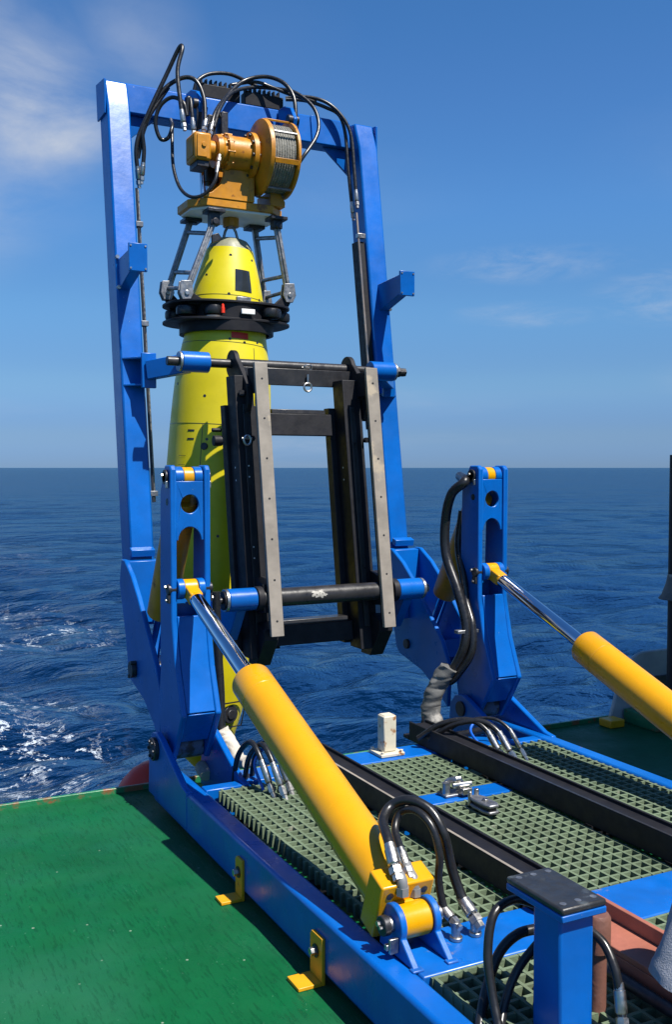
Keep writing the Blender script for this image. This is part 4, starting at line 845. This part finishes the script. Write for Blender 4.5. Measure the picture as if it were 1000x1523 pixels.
# hoses of the long yellow cylinder
e, d, n = E1
def port_pair():
    a1 = P(588, 1290, x=1.505); a2 = P(606, 1291, x=1.56)
    hose('thick black hose looping from the cylinder port block to the crossbeam, outer loop', [a1, P(578, 1250, x=1.52), P(570, 1220, x=1.55), P(583, 1198, x=1.60), P(610, 1190, x=1.64), P(640, 1205, x=1.68), P(660, 1240, x=1.70), P(672, 1290, x=1.73), P(688, 1335, x=1.75), Vector((1.757, 2.515, .055))], .0165, ferr=[0, -1], group='hoses of the yellow lift cylinder', flen=.066)
    hose('black hose looping inside the outer loop from the cylinder port block', [a2, P(596, 1262, x=1.57), P(588, 1232, x=1.59), P(597, 1208, x=1.62), P(620, 1206, x=1.64), P(643, 1230, x=1.66), P(654, 1270, x=1.67), P(653, 1310, x=1.67), P(661, 1350, x=1.68), Vector((1.686, 2.525, .055))], .0125, ferr=[0, -1], group='hoses of the yellow lift cylinder', flen=.06)
    for q, l_ in ((a1, 0), (a2, 1)):
        c = [q+Vector((0, .01, .012)), q+Vector((.004, -.005, -.01)), q+Vector((.006, -.03, -.03)), q+Vector((.008, -.032, -.07))]
        tag(build(MB().tube(crom(c, 6), .017, 12).cyl(c[-1]+Vector((0, 0, -.005)), c[-1]+Vector((0, 0, .02)), .021, n=6), 'elbow_fitting', GREYF, None), 'grey elbow fitting under the outer hose on the port block' if l_ == 0 else 'grey elbow fitting under the inner hose on the port block', 'pipe fitting', 'elbows on the port block')
port_pair()
for x, l_ in ((1.757, 'outer'), (1.686, 'inner')):
    tag(build(MB().cyl((x, 2.505, -.002), (x, 2.51, .055), .0145, n=16).cyl((x, 2.505, 0.0), (x, 2.505, .012), .02, n=16), 'bulkhead_fitting', STEEL, None, .002), 'steel fitting on the worn crossbeam below the %s hose loop' % l_, 'pipe fitting', 'fittings on the worn crossbeam')
# hose bundle at the foot of the left tower, and of the right tower
for k, (u, v, x) in enumerate(((401, 1172, 1.93), (418, 1176, 1.97), (428, 1170, 2.0))):
    b_ = P(u, v, z=.02)
    hose(('first', 'second', 'third')[k]+' short black hose with silver end beside the yellow cylinder, counted from the tower', [b_+Vector((0, 0, .02)), b_+Vector((-.02, .08, .14)), b_+Vector((-.03, .16, .17)), b_+Vector((-.05, .26, .08)), b_+Vector((-.06, .30, -.1))], .013, ferr=[0], group='short hoses by the tower foot', flen=.1)
for k, (u, v) in enumerate(((742, 1122), (759, 1124), (775, 1119))):
    b_ = P(u, v, z=.02)
    hose(('first', 'second', 'third')[k]+' short hose with silver end in blue loop, counted from slide rail', [b_+Vector((0, 0, .02)), b_+Vector((-.03, .06, .11)), b_+Vector((-.08, .14, .15)), b_+Vector((-.18, .24, .12)), b_+Vector((-.26, .34, .03))], .015 if k < 2 else .009, ferr=[0], group='short hoses by the far rail', flen=.1)
hose('thin bright blue hose loop beside the far slide rail', PX([(735, 1128, 4.2), (704, 1095, 4.26), (702, 1080, 4.28), (715, 1073, 4.28), (735, 1080, 4.26), (750, 1110, 4.2)]), .0075, mat('blue_hose', (.01, .12, .6), .35))
hose('thin bright blue hose arc beside the tower foot', [P(392, 1175, y=4.1), P(379, 1140, y=4.14), P(385, 1122, y=4.14), P(398, 1113, y=4.14), P(420, 1130, y=4.1)], .007, bpy.data.materials['blue_hose'])
# thick hoses clamped to the right tower
hose('thick black hose hanging in a bow beside the clamped tower', [Vector((3.24, 4.80, 1.40)), P(692, 716, x=3.17), P(672, 735, x=3.13), P(663, 775, x=3.12), P(664, 825, x=3.12), P(682, 880, x=3.13), P(694, 930, x=3.14), P(690, 965, x=3.12), P(672, 1000, x=3.08), P(662, 1010, x=3.05)], .028, group='thick hoses on the tower')
hose('second thick black hose behind the bowed hose on the tower', [Vector((3.255, 4.80, 1.20)), Vector((3.23, 4.80, 1.0)), P(690, 860, x=3.195), P(694, 895, x=3.185), P(703, 930, x=3.17), P(702, 970, x=3.15), P(680, 1005, x=3.10), P(668, 1015, x=3.07)], .022, group='thick hoses on the tower')
tag(build(MB().box(3.07, 3.211, 4.56, 4.60, .53, .55), 'hose_clamp', LINK, None, .003), 'rusty flat clamp holding thick hoses to the tower', 'clamp')
def sleeve(label, pts, rs, m):
    c = crom(pts, 16); k = len(c); rr = [float(np.interp(i/(k-1), np.linspace(0, 1, len(rs)), rs)) for i in range(k)]
    mb = MB().tube(c, rr, 36)
    from mathutils import noise as mn
    mb.xf(lambda v: v+Vector(mn.noise_vector(Vector((v.x*9, v.y*9, v.z*22))))*.011+Vector(mn.noise_vector(Vector((v.x*14, v.y*14, v.z*55))))*.005)
    return tag(build(mb, 'hose_sleeve', m, None, ang=80), label, 'sleeve')
sleeve('grey canvas sleeve wrinkled around hoses at the far rail end', [P(668, 992, y=4.62), P(654, 1015, y=4.66), P(643, 1040, y=4.68), P(641, 1062, y=4.68), P(650, 1082, y=4.62), P(658, 1096, y=4.52)], [.052, .05, .052, .055, .05, .045], CANG)
sleeve('off white canvas sleeve on the hose beside the yellow vehicle tail', [P(330, 1085, y=4.75), P(340, 1105, y=4.72), P(350, 1120, y=4.66), P(356, 1130, y=4.6), P(368, 1134, y=4.52)], [.042, .042, .04, .036, .03], CANW)
sleeve('off white canvas wrap below the blue tower hinge roller', [P(297, 1136, y=4.74), P(303, 1146, y=4.7), P(307, 1156, y=4.66)], [.03, .036, .03], CANW)
hose('black hose standing upright between tower and yellow vehicle', [P(321, 880, y=4.8), P(324, 960, y=4.8), P(328, 1030, y=4.78), P(329, 1088, y=4.75)], .022)
hose('black hoses crossing from the grey sleeve over the far rail end', [P(655, 1096, y=4.52), P(690, 1092, y=4.44), P(720, 1086, y=4.38), P(745, 1090, y=4.32)], .02)

# ------------------------------------------------------------------ small things on the platform
# white post at the aft edge
wp = thing('mooring_post', 'short square white post with rust on a base plate', 'post', (2.485, 4.33, 0))
build(MB().box(2.452, 2.524, 4.298, 4.368, .018, .20), 'post_tube', WHT, wp, .006)
build(MB().box(2.459, 2.517, 4.305, 4.361, .2005, .203), 'cap', WHT, wp, .001)
build(MB().box(2.42, 2.556, 4.268, 4.40, .0005, .017), 'base_plate', WHT, wp, .003)
for x in (2.434, 2.542):
    for y in (4.28, 4.388): build(MB().cyl((x, y, .017), (x, y, .028), .01, n=6), 'bolt', WHT, wp)
# coupling left on the grating
cp = thing('hook_coupling', 'grey steel hook and shackle lying on blue crossbar and grating', 'shackle', (2.46, 3.58, 0))
c0 = P(678, 1175, z=.02); c1 = P(720, 1195, z=.03)
build(MB().box(c0.x-.07, c0.x+.05, c0.y-.03, c0.y+.045, .0005, .012), 'foot_plate', LINK, cp, .003)
build(MB().tube([(c0.x-.05+.1*q, c0.y+.0+.02*math.sin(q*9), .03+.045*math.sin(q*math.pi)) for q in np.linspace(0, 1, 12)], .014, 10).cyl((c0.x-.05, c0.y, .012), (c0.x-.05, c0.y, .06), .018, n=14).cyl((c0.x+.03, c0.y+.01, .012), (c0.x+.03, c0.y+.01, .055), .015, n=12), 'shackle_bow', STEEL, cp)
build(MB().box(c0.x+.0, c0.x+.05, c0.y-.06, c0.y-.03, .012, .04).cyl((c0.x-.03, c0.y-.02, .05), (c0.x+.06, c0.y-.04, .055), .01, n=10), 'shackle_pin', STEEL, cp, .003)
hk = [(-.025, .075), (.015, .08), (.034, .045), (.034, -.05), (.024, -.078), (-.024, -.078), (-.034, -.04), (-.034, .03)]
build(MB().prism([(c1.x+a, c1.y+b) for a, b in hk], 'z', .003, .018).prism([(c1.x+a, c1.y+b) for a, b in hk], 'z', .032, .046), 'hook_plate', LINK, cp, .005)
build(MB().prism([(c1.x+a*.7, c1.y+b*.85) for a, b in hk], 'z', .018, .032), 'hook_core', DARK, cp)
build(MB().cyl((c1.x, c1.y-.01, .046), (c1.x, c1.y-.01, .054), .014, n=6), 'hook_bolt', STEEL, cp, .002)
build(MB().cyl((c1.x+.015, c1.y+.075, .005), (c1.x+.015, c1.y+.075, .07), .011, n=10), 'hook_bolt', STEEL, cp, .002)
build(MB().cyl((c1.x-.022, c1.y+.07, .005), (c1.x-.022, c1.y+.07, .065), .009, n=10), 'hook_bolt', STEEL, cp, .002)

# blue post with black wear cap
fp = thing('capped_post', 'blue square post with a scuffed black wear cap', 'post', (1.70, 1.98, -.05))
px0, px1, py0, py1 = 1.612, 1.722, 1.93, 2.04
build(MB().box(px0, px1, py0, py1, -.05, .315), 'post_tube', BLUE, fp, .008)
build(MB().box(px0-.012, px1+.022, py0-.022, py1+.10, .3155, .333), 'cap_plate', BLUE, fp, .003)
CAPM = mat('scuffed_black_pad', (.02, .021, .023), .4, var=.3, vscale=20, bump=.1, rust=1, rth=.56, rustc=(.06, .07, .075), rscale=7)
cap = build(MB().box(px0-.012, px1+.022, py0-.022, py1+.10, .3335, .352), 'wear_pad', CAPM, fp, .006)
for x in (px0+.012, px0+.06, px1-.0):
    for y in (py0+.005, py1+.075): build(MB().cyl((x, y, .3515), (x, y, .3528), .009, n=14), 'screw', LINK, cap)
# hoses round the post
def hz(L): return [P(u, v, y=y) for u, v, y in L]
G5 = 'hoses around the capped post'
hose('black hose rising behind the capped post and bending over its left side', hz([(745, 1540, 2.05), (733, 1480, 2.10), (726, 1420, 2.13), (735, 1360, 2.15), (765, 1338, 2.17), (800, 1345, 2.17)]), .0125, group=G5)
hose('black hose curving from the grating up to the capped post', hz([(712, 1540, 2.1), (722, 1480, 2.16), (742, 1420, 2.2), (770, 1390, 2.2), (805, 1380, 2.18)]), .0145, group=G5)
hose('black hose crossing low beside the capped post', hz([(742, 1545, 2.05), (752, 1490, 2.1), (772, 1440, 2.12), (810, 1392, 2.12)]), .0125, group=G5)
hose('black shiny hose curving down beside the brown pipe', hz([(880, 1385, 2.0), (900, 1405, 1.96), (915, 1440, 1.92), (922, 1475, 1.9), (926, 1512, 1.88)]), .0125, ferr=[-1], group=G5)
bp_ = thing('standpipe', 'rusty brown standpipe with flaked paint behind the blue post', 'pipe', (1.80, 2.02, -.05))
q0 = P(888, 1470, y=2.02)
build(MB().cyl((q0.x, 2.02, -.06), (q0.x, 2.02, .155), .026, n=28), 'pipe', BRN, bp_)
build(MB().lathe((q0.x, 2.02, .155), (0, 0, 1), [(0, .024), (0, .036), (.09, .036), (.10, .03), (.10, 0)], 28), 'pipe_cap', BRN, bp_)
# red oxide channel lying along the frame
rc = thing('channel_beam', 'red oxide steel channel lying along the grating', 'beam', (2.05, 1.8, .0))
build(MB().box(1.97, 2.105, 1.0, 2.345, .062, .08), 'channel_floor', REDB, rc, .003)
build(MB().box(1.97, 1.986, 1.0, 2.345, .0005, .0615), 'channel_skirt', REDB, rc, .002)
build(MB().box(2.088, 2.105, 1.0, 2.345, .0805, .125), 'channel_wall', REDB, rc, .002)
tag(build(MB().box(2.235, 2.30, 1.0, 2.22, .0005, .03).box(2.225, 2.2345, 1.0, 2.22, .0005, .04), 'channel_beam', REDB, None, .003), 'second red channel beyond the red oxide channel wall', 'beam')
tag(build(MB().cyl((1.945, 1.0, .022), (1.945, 2.345, .022), .018, n=20), 'conduit', DARK, None), 'dark conduit running along the red channel', 'conduit')
# grey cloth
def cloth():
    nu, nv = 48, 28; vs = []; fs = []
    A = P(957, 1418, y=1.93); B = P(1120, 1500, y=1.62)          # hem line
    for i in range(nu):
        f = i/(nu-1)*2*math.pi
        for j in range(nv):
            t = j/(nv-1)
            c = A.lerp(B, .5)+Vector((.17*t, -.05*t, .34*t)); R_ = .125+.01*t
            w = 1+.05*math.sin(3*f+6*t)+.03*math.sin(7*f-9*t)
            ex = (B-A).normalized(); ey = Vector((0, 0, 1)).cross(ex).normalized()
            rim = .004*math.exp(-((t-.06)/.025)**2)
            vs.append(c+ex*math.cos(f)*(R_*w+rim)+ey*math.sin(f)*(R_*.75*w+rim)+Vector((0, 0, -.03*math.cos(f)*0)))
    for i in range(nu):
        for j in range(nv-1):
            k = (i+1) % nu; fs.append([i*nv+j, k*nv+j, k*nv+j+1, i*nv+j+1])
    fs.append([i*nv+nv-1 for i in range(nu)])
    m = mat('grey_denim', (.29, .30, .335), .9, var=.12, vscale=90, bump=.5, bscale=260)
    tag(build(MB().add(vs, fs), 'cloth_cover', m, None, ang=80), 'light grey woven cloth tube with a stitched hem over red channel', 'cloth')
cloth()
# red buoy behind the deck edge
rb = MB().lathe(P(226, 1168, y=5.38)+Vector((.0, 0, -.12)), (0, 0, 1), [(0, 0), (0, .13), (.04, .15), (.10, .15), (.16, .135), (.215, .10), (.25, .05), (.26, 0)], 32)
rb.xf(lambda v: Vector((v.x+.35*(v.z+.2), v.y, v.z)))
tag(build(rb, 'fender_buoy', RED, None), 'red rounded buoy hanging behind the deck edge', 'buoy')

# ------------------------------------------------------------------ right-hand deck things
fl = thing('fairlead', 'pale grey rounded fairlead housing on the dark green deck', 'fairlead', (5.1, 4.85, ZD))
prof = [(4.50, ZD+.001), (4.58, .02)]+[(4.64+.16*(1-math.cos(a)), .06+.17*math.sin(a)) for a in np.linspace(0.1, math.pi/2, 8)]+[(5.9, .235), (5.9, ZD+.001)]
build(MB().prism(prof, 'y', 4.92, 4.95), 'housing_sheet', GREYP, fl, .008)
build(MB().prism([(4.68, .0), (4.76, .06), (5.9, .06), (5.9, -.03), (4.70, -.03)], 'y', 4.905, 4.9195), 'housing_band', DARK, fl, .003)
build(MB().box(4.40, 4.52, 4.80, 4.91, ZD+.001, ZD+.05), 'anchor_block', CLIPY, fl, .006)
build(MB().box(4.60, 5.9, 4.6, 4.9, ZD+.001, ZD+.09), 'plinth', LIP, fl, .005)
bpst = thing('davit_post', 'black davit post with a flared cover at the far deck edge', 'post', (5.20, 4.6, ZD))
q0 = P(1004, 900, y=4.6)
build(MB().cyl((q0.x+.03, 4.6, ZD+.002), (q0.x+.03, 4.6, 1.53), .062, n=28), 'post_tube', BLK, bpst)
build(MB().lathe((q0.x+.03, 4.6, .62), (0, 0, 1), [(0, .115), (.005, .12), (.03, .10), (.10, .075), (.16, .064), (.16, .0625)], 28), 'flared_cover', CANG, bpst)
# unseen container stack, added outside the view to shade the far deck
ct = thing('added_shade_container', 'dark corrugated container added out of view to shade the deck', 'container', (6.0, 3.0, ZD))
corr = [(4.75, 1.2)]
cp_ = []
for i in range(26):
    y = 0.6+i*.1; cp_ += [(4.78+(0 if i % 2 else .035), y), (4.78+(0 if i % 2 else .035), y+.07)]
build(MB().prism(cp_+[(6.4, 3.2), (6.4, .6)], 'z', ZD+.05, 2.5), 'shell', CONT, ct)
for y in (.52, 3.2):
    build(MB().box(4.72, 4.84, y, y+.1, ZD+.001, 2.6), 'corner_post', CONT, ct, .005)
build(MB().box(4.74, 6.45, .5, 3.32, 2.501, 2.6), 'roof_rail', CONT, ct, .005)

def dup(o, dz):
    r = o.copy(); col.objects.link(r); r.location.z += dz
    for ch in o.children:
        c = ch.copy(); col.objects.link(c); c.parent = r
    return r
ct2 = dup(ct, 2.818); ct2['label'] = 'second added container stacked on the first to lengthen the deck shade'
ct['group'] = ct2['group'] = 'unseen containers added to shade the deck'
